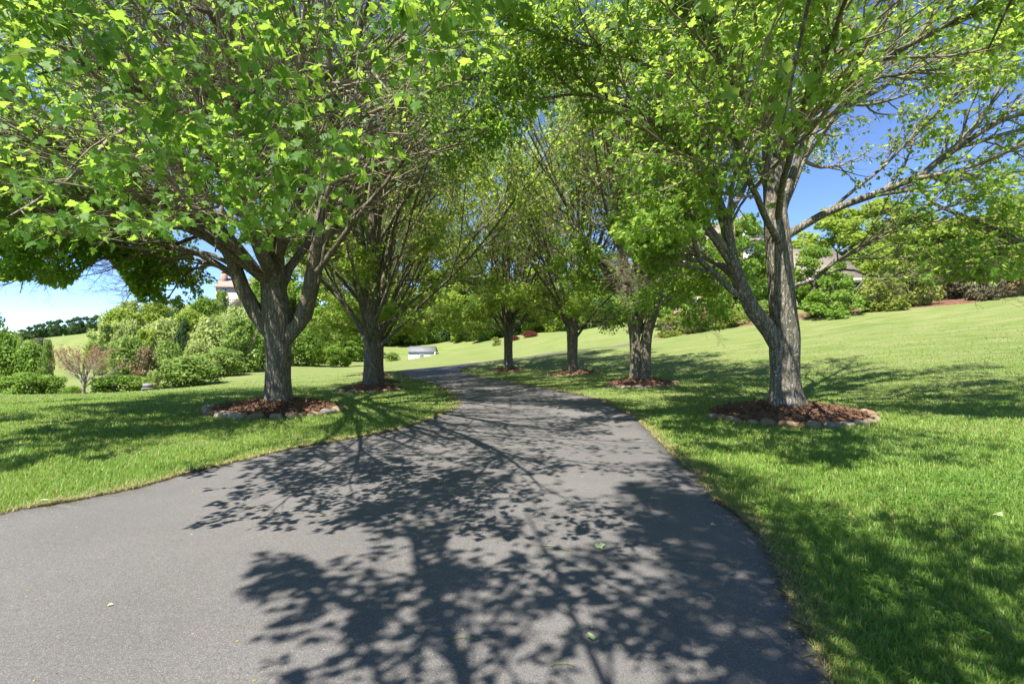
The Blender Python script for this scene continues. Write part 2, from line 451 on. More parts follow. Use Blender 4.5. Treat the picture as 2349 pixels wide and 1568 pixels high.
# edges must point out of the road
ctr = (rl + rr) / 2
nl = np.where((((rl - ctr) * nl).sum(1) > 0)[:, None], nl, -nl); nr_ = np.where((((rr - ctr) * nr_).sum(1) > 0)[:, None], nr_, -nr_)
NC = 16
def strip(name, A, B, lift, n, mat, skirt=True):
    s = np.linspace(0, 1, n)
    XY = A[:, None] * (1 - s)[None, :, None] + B[:, None] * s[None, :, None]
    lf = lift if np.isscalar(lift) else lift[:, None]
    Z = zts(XY[..., 0], XY[..., 1]) + lf
    V = np.concatenate([XY, Z[..., None]], -1)
    if skirt:
        a = V[:, :1].copy(); b = V[:, -1:].copy(); a[..., 2] -= .12; b[..., 2] -= .12
        V = np.concatenate([a, V, b], 1); n = n + 2
    m = len(A)
    i = (np.arange(m - 1)[:, None] * n + np.arange(n - 1)[None]).ravel()
    return link(name, mesh_np(name, V, [np.stack([i, i + 1, i + n + 1, i + n], -1)], True), mat)
lift = np.interp(ctr[:, 1], [6, 25, 34, 42], [.02, .035, .05, .06])
road = strip('driveway', rl, rr, lift, NC, M['asphalt']); tag(road, kind='structure')
wv = np.convolve(rngr.random(NR), np.ones(4) / 4, 'same')
for nm, E, N in (('left', rl, nl), ('right', rr, nr_)):
    o = strip('soil_verge', E - N * .05, E + N * (.02 + .09 * wv)[:, None], .012, 4, M['verge'], False); tag(o, kind='structure')
# the long seam crossing the drive: a narrow sunk strip of dry moss
seam = np.array([hit(u, v)[:2] for u, v in [(430, 1130), (520, 1160), (640, 1178), (760, 1192), (900, 1207), (1010, 1222), (1130, 1243), (1280, 1265), (1420, 1283), (1560, 1293), (1700, 1300)]])
seam = spline(seam, 160); dsm = np.gradient(seam, axis=0); nsm = np.stack([-dsm[:, 1], dsm[:, 0]], -1); nsm /= np.linalg.norm(nsm, axis=1)[:, None]
seam = seam + nsm * (np.convolve(rngr.normal(0, 1, 160), np.ones(4) / 4, 'same') * .03)[:, None]
wid = np.clip(np.convolve(rngr.normal(.25, 1, 160), np.ones(5) / 5, 'same') * .006, .0004, .006)[:, None]
o = strip('asphalt_seam', seam - nsm * wid, seam + nsm * wid, np.full(160, .026), 2, M['seam'], False); tag(o, kind='structure')

def in_poly(x, y, poly):
    r = np.zeros(len(x), bool); px, py = poly[:, 0], poly[:, 1]; j = len(poly) - 1
    for i in range(len(poly)):
        if py[i] != py[j]:
            c = ((py[i] > y) != (py[j] > y)) & (x < (px[j] - px[i]) * (y - py[i]) / (py[j] - py[i]) + px[i])
            r ^= c
        j = i
    return r
road_poly = np.concatenate([rl[::2], rr[::-2]])

# ------------------------------------------------------------------ trees
def unit(a):
    return a / (np.linalg.norm(a, axis=-1, keepdims=True) + 1e-9)
def tubes(Pt, Rd, k):
    """Pt (n,m,3), Rd (n,m): n tubes of m rings with k sides"""
    n, m, _ = Pt.shape
    T = np.gradient(Pt, axis=1); T = unit(T)
    ref = np.where(np.abs(T[:, :1, 2:3]) > .9, np.array([1., 0, 0]), np.array([0, 0, 1.]))
    A = unit(np.cross(T, ref)); B = np.cross(T, A)
    th = np.arange(k) / k * 2 * np.pi
    V = Pt[:, :, None] + Rd[:, :, None, None] * (np.cos(th)[None, None, :, None] * A[:, :, None] + np.sin(th)[None, None, :, None] * B[:, :, None])
    i = np.arange(n)[:, None, None] * m * k + np.arange(m - 1)[None, :, None] * k + np.arange(k)[None, None]
    j = np.arange(n)[:, None, None] * m * k + np.arange(m - 1)[None, :, None] * k + (np.arange(k)[None, None] + 1) % k
    F = np.stack([i, j, j + k, i + k], -1).reshape(-1, 4)
    return V.reshape(-1, 3), F
class Wood:
    def __init__(s): s.V = []; s.F = []; s.n = 0
    def add(s, V, F): s.V.append(V); s.F.append(F + s.n); s.n += len(V)
    def mesh(s, name): return mesh_np(name, np.concatenate(s.V), [np.concatenate(s.F)], True)
def resample(K, n):
    K = np.array(K, float)
    S = spline(K, 60); d = np.concatenate([[0], np.cumsum(np.linalg.norm(np.diff(S[:, :3], axis=0), axis=1))])
    t = np.linspace(0, d[-1], n)
    return np.stack([np.interp(t, d, S[:, c]) for c in range(S.shape[1])], -1)

def spawn(rng, Pt, Rd, c, t0, t1, ang, ratio, m, wander, up, rr=.55, minlen=.15, maxlen=9, out=None, outw=0., flat=0.):
    n, m0, _ = Pt.shape
    L = np.linalg.norm(np.diff(Pt, axis=1), axis=2).sum(1)
    t = t0 + (t1 - t0) * (np.arange(c)[None] + rng.random((n, c))) / c
    x = t * (m0 - 1); i = np.minimum(x.astype(int), m0 - 2); f = (x - i)[..., None]
    ar = np.arange(n)[:, None]
    p = Pt[ar, i] * (1 - f) + Pt[ar, i + 1] * f
    r = Rd[ar, i] * (1 - f[..., 0]) + Rd[ar, i + 1] * f[..., 0]
    T = unit(Pt[ar, i + 1] - Pt[ar, i])
    ref = np.where(np.abs(T[..., 2:3]) > .9, np.array([1., 0, 0]), np.array([0, 0, 1.]))
    A = unit(np.cross(T, ref)); B = np.cross(T, A)
    ph = (np.arange(c)[None] * 2.39996 + rng.random((n, 1)) * 6.28 + rng.normal(0, .5, (n, c)))[..., None]
    a = (ang[0] + (ang[1] - ang[0]) * rng.random((n, c)))[..., None]
    d = np.cos(a) * T + np.sin(a) * (np.cos(ph) * A + np.sin(ph) * B)
    if out is not None:
        o = p - out; o[..., 2] *= .2; d = d + outw * unit(o)
    d[..., 2] *= (1 - flat)
    d = unit(d)
    ln = np.clip(L[:, None] * ratio * (1.15 - .75 * t) * (.65 + .7 * rng.random((n, c))), minlen, maxlen)
    p = p.reshape(-1, 3); d = d.reshape(-1, 3); ln = ln.ravel(); r = r.ravel()
    q = [p]; st = (ln / (m - 1))[:, None]
    for k in range(m - 1):
        d = unit(d + rng.normal(0, wander, d.shape) + np.array([0, 0, up]))
        q.append(q[-1] + d * st)
    Q = np.stack(q, 1)
    r0 = np.minimum(r * rr * (.7 + .5 * rng.random(len(r))), ln * .028 + .003)
    Rr = r0[:, None] * np.linspace(1, .3, m)[None]
    return Q, Rr

LEAF_MID = (np.array([(0, 0, 0), (.12, .30, .02), (.42, .46, -.03), (.55, .20, .0), (1, 0, -.10), (.55, -.20, .0), (.42, -.46, -.03), (.12, -.30, .02)]),
            [np.array([[0, 4, 3], [0, 3, 1], [0, 5, 4], [0, 7, 5]]), np.array([[1, 3, 2], [5, 7, 6]])])
LEAF_HI = (np.array([(0, 0, 0), (-.02, .22, .03), (.12, .26, .03), (.22, .50, -.02), (.40, .40, 0), (.46, .22, .02), (.66, .26, -.04), (.74, .12, -.04), (1, 0, -.14),
                     (-.02, -.22, .03), (.12, -.26, .03), (.22, -.50, -.02), (.40, -.40, 0), (.46, -.22, .02), (.66, -.26, -.04), (.74, -.12, -.04), (.42, 0, -.02)]),
           [np.array([[0, 16, 2], [0, 2, 1], [2, 16, 4], [2, 4, 3], [4, 16, 5], [5, 16, 7], [5, 7, 6], [7, 16, 8],
                      [0, 10, 16], [0, 9, 10], [10, 12, 16], [10, 11, 12], [12, 13, 16], [13, 15, 16], [13, 14, 15], [15, 8, 16]])])
LEAF_LO = (np.array([(0, 0, 0), (.4, .42, .0), (1, 0, -.1), (.4, -.42, .0)]), [np.array([[0, 2, 1], [0, 3, 2]])])
def leaves(rng, pos, dirs, size, tmpl, nz=1.0, jit=.55, face=None):
    n = len(pos); T, Fs = tmpl
    X = unit(dirs)
    N = rng.normal(0, jit, (n, 3)) + np.array([0, 0, nz])
    if face is not None: N = N + face                      # leaves of a crown tilt outwards
    N = unit(N - (N * X).sum(1, keepdims=True) * X)
    Y = np.cross(N, X)
    s = size * (.65 + .6 * rng.random((n, 1)))
    V = pos[:, None] + s[:, None] * (T[None, :, 0:1] * X[:, None] + T[None, :, 1:2] * Y[:, None] + T[None, :, 2:3] * N[:, None])
    k = len(T); out = []
    off = (np.arange(n) * k)[:, None, None]
    for F in Fs: out.append((F[None] + off).reshape(-1, F.shape[1]))
    return V.reshape(-1, 3), out

def shoot_leaves(rng, Q, per, size, tmpl, keep=None, droop=.35, t0=.15, jit=.55):
    """leaves in pairs along every shoot"""
    n, m, _ = Q.shape
    t = t0 + (1 - t0) * (np.arange(per)[None] + rng.random((n, per))) / per
    x = t * (m - 1); i = np.minimum(x.astype(int), m - 2); f = (x - i)[..., None]; ar = np.arange(n)[:, None]
    p = Q[ar, i] * (1 - f) + Q[ar, i + 1] * f
    T = unit(Q[ar, i + 1] - Q[ar, i])
    d = T * .45 + rng.normal(0, .6, p.shape); d[..., 2] -= droop
    d = unit(d); p = p + d * size * .45
    p = p.reshape(-1, 3); d = d.reshape(-1, 3)
    if keep is not None:
        k = keep(p, rng); p = p[k]; d = d[k]
    o = p.copy(); o[:, 2] = 0
    return leaves(rng, p, d, size, tmpl, .75, jit, unit(o) * .55)

def trunk_mesh(K, sides=36, rings=70, flare=.7, seed=0, lobes=5):
    """K rows (x, y, z, r); flared, furrowed trunk"""
    S = resample(K, rings); rng = np.random.default_rng(seed)
    T = unit(np.gradient(S[:, :3], axis=0))
    A = unit(np.cross(T, np.array([0.02, 1., 0]))); B = np.cross(T, A)
    th = np.arange(sides) / sides * 2 * np.pi
    z = S[:, 2] - S[0, 2]
    ph = rng.random(4) * 6.28
    lob = 1 + .30 * np.cos(lobes * th + ph[0])[None] + .22 * np.cos(3 * th + ph[1])[None]
    fl = flare * np.exp(-z / .26)[:, None] * lob + .07 * np.exp(-z / .9)[:, None] * lob
    rad = S[:, 3:4] * (1 + fl)
    ridg = np.zeros((rings, sides))
    for a in range(rings):
        for b in range(sides):
            q = Vector((math.cos(th[b]) * 2.2, math.sin(th[b]) * 2.2, z[a] * .8 + seed * 7.3))
            ridg[a, b] = mnoise.noise(q) * .10 + mnoise.noise(q * 2.7) * .05
    rad = rad * (1 + ridg)
    V = S[:, None, :3] + rad[..., None] * (np.cos(th)[None, :, None] * A[:, None] + np.sin(th)[None, :, None] * B[:, None])
    i = (np.arange(rings - 1)[:, None] * sides + np.arange(sides)[None]); j = np.arange(rings - 1)[:, None] * sides + (np.arange(sides)[None] + 1) % sides
    return V.reshape(-1, 3), np.stack([i, j, j + sides, i + sides], -1).reshape(-1, 4)

def grow_tree(seed, trunks, limbs, leaf_size, tmpl, keep=None, counts=(9, 8, 5, 7), ratios=(.46, .42, .40), center=None, flare=.7,
              droop=.35, trunk_lobes=5, sides=36, twig_up=.035, cull=None, leaf_t0=.15, angs=(R(16), R(48)), upw=.06):
    """returns (trunk mesh, branch mesh, crown mesh) in tree space; trunks and limbs are lists of (x,y,z,r) rows"""
    rng = np.random.default_rng(seed)
    W = Wood(); Bm = Wood()
    for a, K in enumerate(trunks):
        W.add(*trunk_mesh(K, sides=sides, flare=flare if a == 0 else flare * .6, seed=seed + a, lobes=trunk_lobes))
    Ls = np.stack([resample(K, 14) for K in limbs])
    wig = rng.normal(0, 1, Ls[..., :3].shape); wig[:, :3] = 0
    Ls[..., :3] += np.cumsum(wig, 1) * .02
    LP, LR = Ls[..., :3], Ls[..., 3]
    V, F = tubes(LP, LR * .9, 12); W.add(V, F)
    ctr = np.array(center if center is not None else (0, 0, 5.0))
    B1, R1_ = spawn(rng, LP, LR, counts[0], .26, .98, angs, ratios[0], 8, .09, upw, .62, .8, 4.5, ctr, .22)
    if cull is not None:
        k = ~cull(B1[:, -1]); B1, R1_ = B1[k], R1_[k]
    V, F = tubes(B1, R1_, 7); Bm.add(V, F)
    B2, R2_ = spawn(rng, B1, R1_, counts[1], .12, .98, (R(22), R(60)), ratios[1], 6, .13, twig_up, .6, .35, 1.7, ctr, .2, .15)
    if cull is not None:
        k = ~cull(B2[:, -1]); B2, R2_ = B2[k], R2_[k]
    V, F = tubes(B2, R2_, 5); Bm.add(V, F)
    B3, R3_ = spawn(rng, B2, R2_, counts[2], .2, 1.0, (R(25), R(70)), ratios[2], 4, .15, 0., .6, .16, .6, ctr, .2, .3)
    if cull is not None:
        k = ~cull(B3[:, -1]); B3, R3_ = B3[k], R3_[k]
    V, F = tubes(B3, np.maximum(R3_, .0022), 3); Bm.add(V, F)
    V, Fs = shoot_leaves(rng, B3, counts[3], leaf_size, tmpl, keep, droop, leaf_t0)
    return W.mesh('trunk'), Bm.mesh('branches'), mesh_np('crown', V, Fs)

def place_tree(name, meshes, loc, label, bark, leaf, group=None, rz=0., scale=1., cat='tree', twig=None):
    r = empty(name, loc, rz); r.scale = (scale,) * 3
    tag(r, label, cat, group)
    link('trunk', meshes[0], bark, r); link('branches', meshes[1], twig or M['twig'], r); link('crown', meshes[2], leaf, r)
    return r

def rows(base, pts):
    """(u, v, dY, radius) rows seen in the photograph -> tree space"""
    out = []
    for u, v, dy, r in pts:
        q = P(u, v, base[1] + dy) - base
        out.append((q[0], q[1], q[2], r))
    return out

def auto_limbs(rng, n, z0, z1, l0, l1, lean0, lean1, r0, trunk_top=None, phase=0.):
    out = []
    for k in range(n):
        f = (k + .5) / n
        a = phase + k * 2.39996 + rng.normal(0, .25)
        z = z0 + (z1 - z0) * f
        lean = lean0 + (lean1 - lean0) * rng.random() if k % 3 else lean1
        lean *= (1.1 - .45 * f)
        L = (l0 + (l1 - l0) * rng.random()) * (1 - .25 * f)
        h = np.array([math.cos(a), math.sin(a), 0])
        p = np.array([0, 0, z]) ; pts = [(p[0], p[1], p[2] - .25, r0 * .9)]
        for s in range(1, 7):
            t = s / 6
            ln = lean * (1.25 - .55 * t)
            d = h * math.sin(ln) + np.array([0, 0, math.cos(ln)])
            p = p + d * L / 6 + np.array([rng.normal(0, .07), rng.normal(0, .07), 0])
            pts.append((p[0], p[1], p[2], r0 * (1 - .82 * t ** .8)))
        out.append(pts)
    return out

# ---- the big maple left of the drive
bL = np.array([-5.48, 12.0, zt(-5.48, 12.0)])
trL = [rows(bL, [(638, 946, 0, .275), (638, 900, 0, .27), (637, 840, 0, .265), (637, 790, 0, .28), (638, 750, 0, .32), (634, 712, 0, .31), (628, 660, .05, .27), (626, 560, .1, .245), (631, 450, .1, .20),
                (634, 330, .15, .175), (628, 180, .2, .13), (624, 0, .2, .10), (620, -180, .2, .06)])]
lmL = [rows(bL, a) for a in [
    [(632, 775, 0, .22), (600, 735, -.05, .20), (566, 690, -.15, .19), (548, 630, -.3, .175), (520, 560, -.5, .155), (489, 511, -.6, .135), (419, 383, -.9, .11), (365, 219, -1.2, .085), (310, 109, -1.5, .07), (268, -20, -1.7, .05), (230, -160, -1.9, .02)],
    [(540, 610, -.3, .12), (505, 560, -.1, .11), (470, 535, 0, .10), (419, 440, .2, .085), (328, 387, .4, .065), (255, 354, .6, .05), (150, 350, .8, .03), (20, 330, 1, .012)],
    [(505, 545, -.5, .10), (470, 440, -.5, .095), (430, 328, -.5, .085), (394, 219, -.5, .075), (350, 128, -.5, .06), (310, 36, -.5, .05), (250, -150, -.5, .02)],
    [(628, 620, .1, .17), (600, 560, .2, .15), (575, 480, .4, .13), (560, 390, .6, .11), (535, 270, .9, .085), (510, 120, 1.1, .065), (480, -80, 1.3, .02)],
    [(640, 790, 0, .22), (680, 755, -.05, .19), (703, 690, -.12, .175), (718, 620, -.2, .16), (736, 500, -.35, .135), (766, 383, -.5, .115), (795, 280, -.6, .095), (808, 150, -.7, .075), (815, 30, -.8, .06), (822, -140, -.9, .02)],
    [(660, 775, 0, .14), (700, 738, .1, .115), (718, 690, .2, .10), (734, 602, .3, .09), (752, 540, .4, .082), (790, 475, .5, .075), (893, 346, .6, .06), (966, 208, .6, .045), (1012, 60, .6, .018)],
    [(634, 690, .1, .14), (660, 620, .3, .12), (700, 570, .7, .11), (735, 480, 1.4, .09), (760, 330, 2.2, .07), (790, 150, 3, .05), (810, -60, 3.6, .02)],
    # limbs coming towards the camera and going behind
    [(634, 660, -.1, .12), (600, 560, -.9, .10), (540, 420, -2.2, .085), (470, 260, -3.6, .06), (400, 110, -4.6, .04), (340, -30, -5.3, .015)],
    [(626, 600, -.1, .11), (560, 520, -.9, .09), (430, 480, -2.2, .07), (260, 460, -3.3, .05), (80, 440, -4.2, .035), (-90, 430, -4.8, .012)],
    [(636, 600, -.1, .11), (680, 480, -1.4, .09), (740, 320, -3.0, .07), (800, 150, -4.4, .05), (850, -40, -5.4, .015)],
    [(640, 560, .2, .12), (650, 470, 1.4, .10), (640, 360, 2.8, .08), (620, 220, 4.2, .055), (600, 100, 5.5, .015)],
    [(625, 560, .1, .12), (540, 480, 1.2, .10), (400, 420, 2.6, .08), (250, 400, 4, .05), (100, 380, 5, .015)],
    [(548, 640, -.2, .09), (470, 590, -.5, .07), (360, 560, -.9, .05), (230, 545, -1.3, .035), (80, 540, -1.6, .012)],
    [(630, 500, -.1, .10), (560, 330, -1.2, .085), (520, 150, -2.3, .06), (500, -60, -3.2, .02)],
    [(622, 590, -.1, .12), (560, 470, -1.6, .10), (440, 330, -3.6, .075), (300, 230, -5.4, .05), (190, 170, -6.5, .03), (80, 200, -7.2, .010)],
    [(628, 560, -.1, .12), (600, 430, -1.8, .10), (560, 250, -4.0, .075), (510, 90, -5.2, .05), (450, 0, -6.0, .03), (390, 60, -6.6, .010)],
    [(640, 600, -.1, .10), (650, 480, -1.8, .08), (670, 320, -4.0, .06), (720, 180, -6.0, .04), (790, 150, -7.4, .022), (850, 230, -8.0, .008)],
    [(620, 640, -.2, .08), (580, 560, -2.0, .065), (540, 470, -4.0, .05), (510, 440, -5.6, .035), (490, 490, -6.8, .02), (480, 560, -7.4, .007)],
    [(600, 640, -.2, .10), (500, 560, -1.2, .085), (350, 490, -2.8, .065), (180, 470, -3.8, .045), (0, 480, -4.6, .03), (-160, 520, -5.2, .010)],
    [(520, 560, -.5, .09), (430, 510, -.3, .075), (300, 470, .1, .06), (120, 430, .4, .045), (-80, 400, .6, .03), (-240, 400, .8, .010)],
    [(610, 560, 0, .10), (520, 400, .3, .085), (400, 290, .6, .07), (240, 190, .9, .05), (60, 110, 1.1, .035), (-120, 70, 1.3, .010)],
    [(736, 500, -.35, .09), (800, 380, -.8, .075), (890, 270, -1.3, .06), (990, 200, -1.8, .045), (1090, 190, -2.2, .03), (1180, 230, -2.5, .010)],
    [(715, 640, -.2, .08), (790, 540, -.6, .065), (880, 430, -1.1, .05), (970, 340, -1.5, .038), (1060, 300, -1.9, .026), (1150, 300, -2.2, .008)],
    [(752, 540, .4, .06), (850, 430, 1.0, .05), (950, 360, 1.6, .04), (1040, 320, 2.1, .03), (1130, 300, 2.6, .010)],
    [(795, 280, -.6, .07), (880, 160, -1.4, .055), (970, 60, -2.0, .04), (1060, 0, -2.6, .03), (1150, -20, -3.0, .010)],
    [(470, 535, 0, .05), (400, 560, -.4, .04), (300, 590, -.9, .03), (180, 590, -1.4, .02), (70, 610, -1.8, .007)],
    [(535, 610, -.4, .06), (470, 580, -.5, .05), (400, 590, -.4, .04), (340, 630, -.2, .026), (290, 675, 0, .008)],
    [(545, 640, -.3, .05), (500, 610, -.1, .042), (450, 615, .2, .034), (410, 650, .5, .022), (380, 690, .8, .007)],
    [(328, 387, .4, .05), (230, 440, .1, .042), (140, 520, -.3, .034), (90, 600, -.6, .022), (70, 665, -.8, .007)],
    [(548, 640, -.3, .06), (480, 600, .6, .05), (400, 590, 1.4, .04), (320, 620, 2.0, .025), (270, 660, 2.4, .008)],
    [(633, 420, 0, .09), (680, 280, -.4, .08), (720, 120, -.8, .06), (750, -80, -1.0, .02)],
]]
for ex, ey, ez in ((-9.6, 6.6, 3.9), (-8.0, 5.2, 3.9), (-11.2, 8.2, 4.2), (-9.0, 8.6, 4.6), (-12.0, 10.5, 4.2)):
    e = np.array([ex, ey, ez]) - bL; a = np.array([-.15, -.05, 2.9])
    lmL.append([(*a, .10), (*(a * .75 + e * .25 + np.array([0, 0, .9])), .08), (*(a * .45 + e * .55 + np.array([0, 0, 1.2])), .055), (*(a * .18 + e * .82 + np.array([0, 0, .7])), .03), (*e, .010)])
def keepL(p, rng):
    w = p + bL
    v = CY - FX * (w[:, 2] - EYE) / np.maximum(w[:, 1], .5); u = CX + FX * w[:, 0] / np.maximum(w[:, 1], .5)
    low = np.interp(u, [-300, 60, 150, 240, 320, 470, 560, 700, 900, 1100], [640, 640, 660, 575, 690, 700, 600, 520, 540, 540])
    core = np.exp(-(np.hypot(p[:, 0] + .2, p[:, 1]) / 3.6) ** 2) * np.where(w[:, 2] < 4, .35, .9) * (p[:, 2] < 10)
    face = np.where((w[:, 0] > -8.2) & (w[:, 0] < -1.5) & (w[:, 1] < 13) & (w[:, 1] > 5.0) & (w[:, 2] > 3) & (w[:, 2] < 11), np.interp(w[:, 0], [-8, -6.8, -5.8], [.5, .2, .11]), np.interp(w[:, 0], [-8.5, -8, -2.2, -1.2], [.9, .65, .7, .5]))
    return (v < low) & (w[:, 2] > 2.35) & (rng.random(len(p)) > core) & (rng.random(len(p)) < face)
mL = grow_tree(11, trL, lmL, .088, LEAF_HI, keepL, (12, 10, 6, 8), (.46, .46, .44), (0, 0, 4), .6, cull=lambda q: (q + bL)[..., 2] < 2.3)
tree_L = place_tree('maple_tree', mL, bL, 'large multi-limbed maple left of the drive, nearest to the camera on that side', M['bark'], M['maple'])

# ---- the big maple right of the drive
bR = np.array([5.88, 11.0, zt(5.88, 11.0)])
trR = [rows(bR, [(1802, 962, 0, .29), (1802, 900, 0, .285), (1800, 850, 0, .275), (1800, 790, 0, .29), (1800, 750, 0, .275), (1794, 690, 0, .26), (1790, 640, 0, .255), (1785, 560, 0, .255), (1777, 456, .05, .225), (1773, 328, .1, .20),
                (1773, 146, .15, .16), (1768, 0, .2, .12), (1765, -180, .2, .07)])]
lmR = [rows(bR, a) for a in [
    [(1800, 815, 0, .22), (1775, 770, -.05, .20), (1742, 733, -.12, .185), (1702, 665, -.2, .165), (1676, 580, -.3, .145), (1665, 511, -.35, .13), (1638, 419, -.45, .11), (1605, 270, -.6, .085), (1568, 180, -.8, .07), (1556, 90, -1, .055), (1540, -70, -1.2, .02)],
    [(1700, 680, -.2, .08), (1685, 672, -.2, .075), (1636, 623, -.3, .065), (1599, 579, -.4, .055), (1590, 510, -.5, .05), (1570, 420, -.6, .035), (1560, 300, -.7, .012)],
    [(1640, 628, -.3, .045), (1610, 618, -.35, .04), (1568, 600, -.5, .032), (1520, 550, -.7, .025), (1470, 520, -1, .01)],
    [(1790, 470, .05, .12), (1813, 419, -.1, .10), (1849, 310, -.2, .085), (1872, 219, -.3, .07), (1868, 109, -.4, .06), (1840, 0, -.5, .045), (1820, -140, -.5, .02)],
    [(1790, 548, 0, .12), (1822, 530, -.05, .098), (1893, 489, -.25, .086), (2003, 449, -.5, .078), (2112, 405, -.8, .07), (2203, 346, -1.0, .062), (2276, 300, -1.2, .054), (2380, 262, -1.4, .042), (2560, 210, -1.7, .015)],
    [(1800, 668, 0, .06), (1823, 655, -.05, .05), (1870, 640, -.3, .044), (1909, 606, -.5, .040), (1967, 577, -.8, .035), (2031, 538, -1.1, .03), (2110, 500, -1.4, .024), (2240, 470, -1.8, .010)],
    [(1890, 630, -.4, .03), (1935, 618, -.6, .026), (2030, 629, -1.0, .022), (2120, 615, -1.4, .018), (2240, 632, -1.8, .008)],
    [(2100, 412, -.8, .045), (2150, 470, -1.1, .04), (2240, 505, -1.5, .036), (2340, 545, -1.9, .028), (2480, 600, -2.3, .01)],
    [(1776, 380, .1, .11), (1820, 300, -.6, .095), (1900, 220, -1.4, .075), (2020, 140, -2.2, .055), (2180, 60, -3.0, .035), (2300, 0, -3.5, .015)],
    [(1773, 350, .1, .10), (1850, 290, .4, .09), (1960, 230, .9, .07), (2090, 170, 1.4, .05), (2250, 100, 2.0, .015)],
    [(1773, 330, .1, .11), (1720, 240, -.8, .09), (1660, 140, -2.0, .07), (1600, 20, -3.2, .05), (1560, -120, -4.0, .02)],
    [(1568, 185, -.8, .06), (1500, 160, -1.3, .052), (1420, 118, -1.9, .046), (1340, 90, -2.4, .04), (1240, 60, -2.8, .03), (1130, 20, -3.2, .012)],
    [(1780, 480, .1, .12), (1750, 400, .8, .10), (1700, 300, 1.8, .08), (1650, 190, 2.8, .06), (1620, 60, 3.6, .02)],
    [(1785, 520, .1, .11), (1810, 440, 1.4, .095), (1850, 350, 2.8, .075), (1890, 250, 4.2, .05), (1920, 160, 5.2, .015)],
    [(1772, 250, .1, .10), (1740, 130, -.3, .08), (1700, 0, -.8, .06), (1660, -140, -1.2, .02)],
    [(1773, 200, .1, .10), (1850, 90, .4, .075), (1920, -20, .6, .05), (1980, -120, .8, .02)],
    [(2003, 449, -.5, .04), (2080, 420, -.3, .035), (2180, 400, 0, .03), (2300, 395, .3, .022), (2450, 380, .6, .008)],
    [(1900, 485, -.2, .04), (2000, 400, -.3, .036), (2100, 300, -.4, .03), (2200, 200, -.5, .024), (2320, 110, -.6, .01)],
    [(1670, 600, -.3, .06), (1630, 540, -1.0, .05), (1580, 500, -1.8, .04), (1520, 510, -2.4, .028), (1470, 550, -2.8, .009)],
    [(1685, 640, -.2, .06), (1640, 600, .6, .05), (1590, 580, 1.5, .04), (1540, 600, 2.2, .028), (1510, 650, 2.6, .009)],
    [(1690, 660, -.2, .05), (1670, 620, .8, .04), (1650, 610, 1.8, .03), (1640, 640, 2.6, .02), (1650, 690, 3.2, .008)],
    [(1636, 623, -.3, .04), (1600, 600, .2, .034), (1550, 590, .6, .028), (1500, 610, 1.0, .02), (1460, 650, 1.2, .008)],
    [(1665, 511, -.35, .07), (1700, 440, .6, .06), (1720, 380, 1.6, .045), (1730, 300, 2.6, .03), (1735, 220, 3.2, .01)],
    [(1790, 560, -.1, .08), (1740, 470, -1.4, .065), (1690, 350, -3.0, .05), (1660, 200, -4.6, .035), (1650, 60, -5.6, .012)],
    [(1785, 500, -.1, .08), (1800, 380, -1.8, .065), (1840, 230, -3.6, .05), (1900, 80, -5.2, .035), (1960, -60, -6.2, .012)],
    [(1640, 430, -.5, .06), (1560, 330, -1.0, .05), (1470, 260, -1.4, .04), (1360, 220, -1.8, .03), (1240, 230, -2.0, .010)],
    [(1605, 280, -.6, .06), (1500, 230, .2, .05), (1400, 190, 1.0, .04), (1300, 190, 1.6, .03), (1210, 230, 2.0, .010)],
    [(1860, 270, -.3, .05), (1960, 200, -.8, .04), (2080, 170, -1.3, .03), (2200, 150, -1.7, .02), (2340, 90, -2.1, .008)],
]]
def keepR(p, rng):
    w = p + bR
    yy = np.maximum(w[:, 1], .5)
    v = CY - FX * (w[:, 2] - EYE) / yy; u = CX + FX * w[:, 0] / yy
    low = np.interp(u, [1000, 1300, 1480, 1600, 1700, 1760, 1850, 2000, 2150, 2349], [330, 420, 620, 750, 760, 560, 580, 640, 650, 640])
    dens = np.interp(u, [1350, 1500, 1800, 1900, 2000, 2300], [.36, .52, .56, .40, .24, .28]) * np.where((v > 100), 1.0, 1.3)
    core = np.exp(-(np.hypot(p[:, 0], p[:, 1]) / 2.4) ** 2) * .75 * (p[:, 2] < 9)
    return (v < low) & (w[:, 2] > 2.2) & (rng.random(len(p)) < dens) & (rng.random(len(p)) > core)
mR = grow_tree(23, trR, lmR, .092, LEAF_HI, keepR, (12, 10, 6, 8), (.48, .46, .44), (0, 0, 4), 1.25, cull=lambda q: (q + bR)[..., 2] < 2.1)
tree_R = place_tree('maple_tree', mR, bR, 'large maple right of the drive with a pale lichened trunk and flared roots', M['bark_lichen'], M['maple_yellow'])

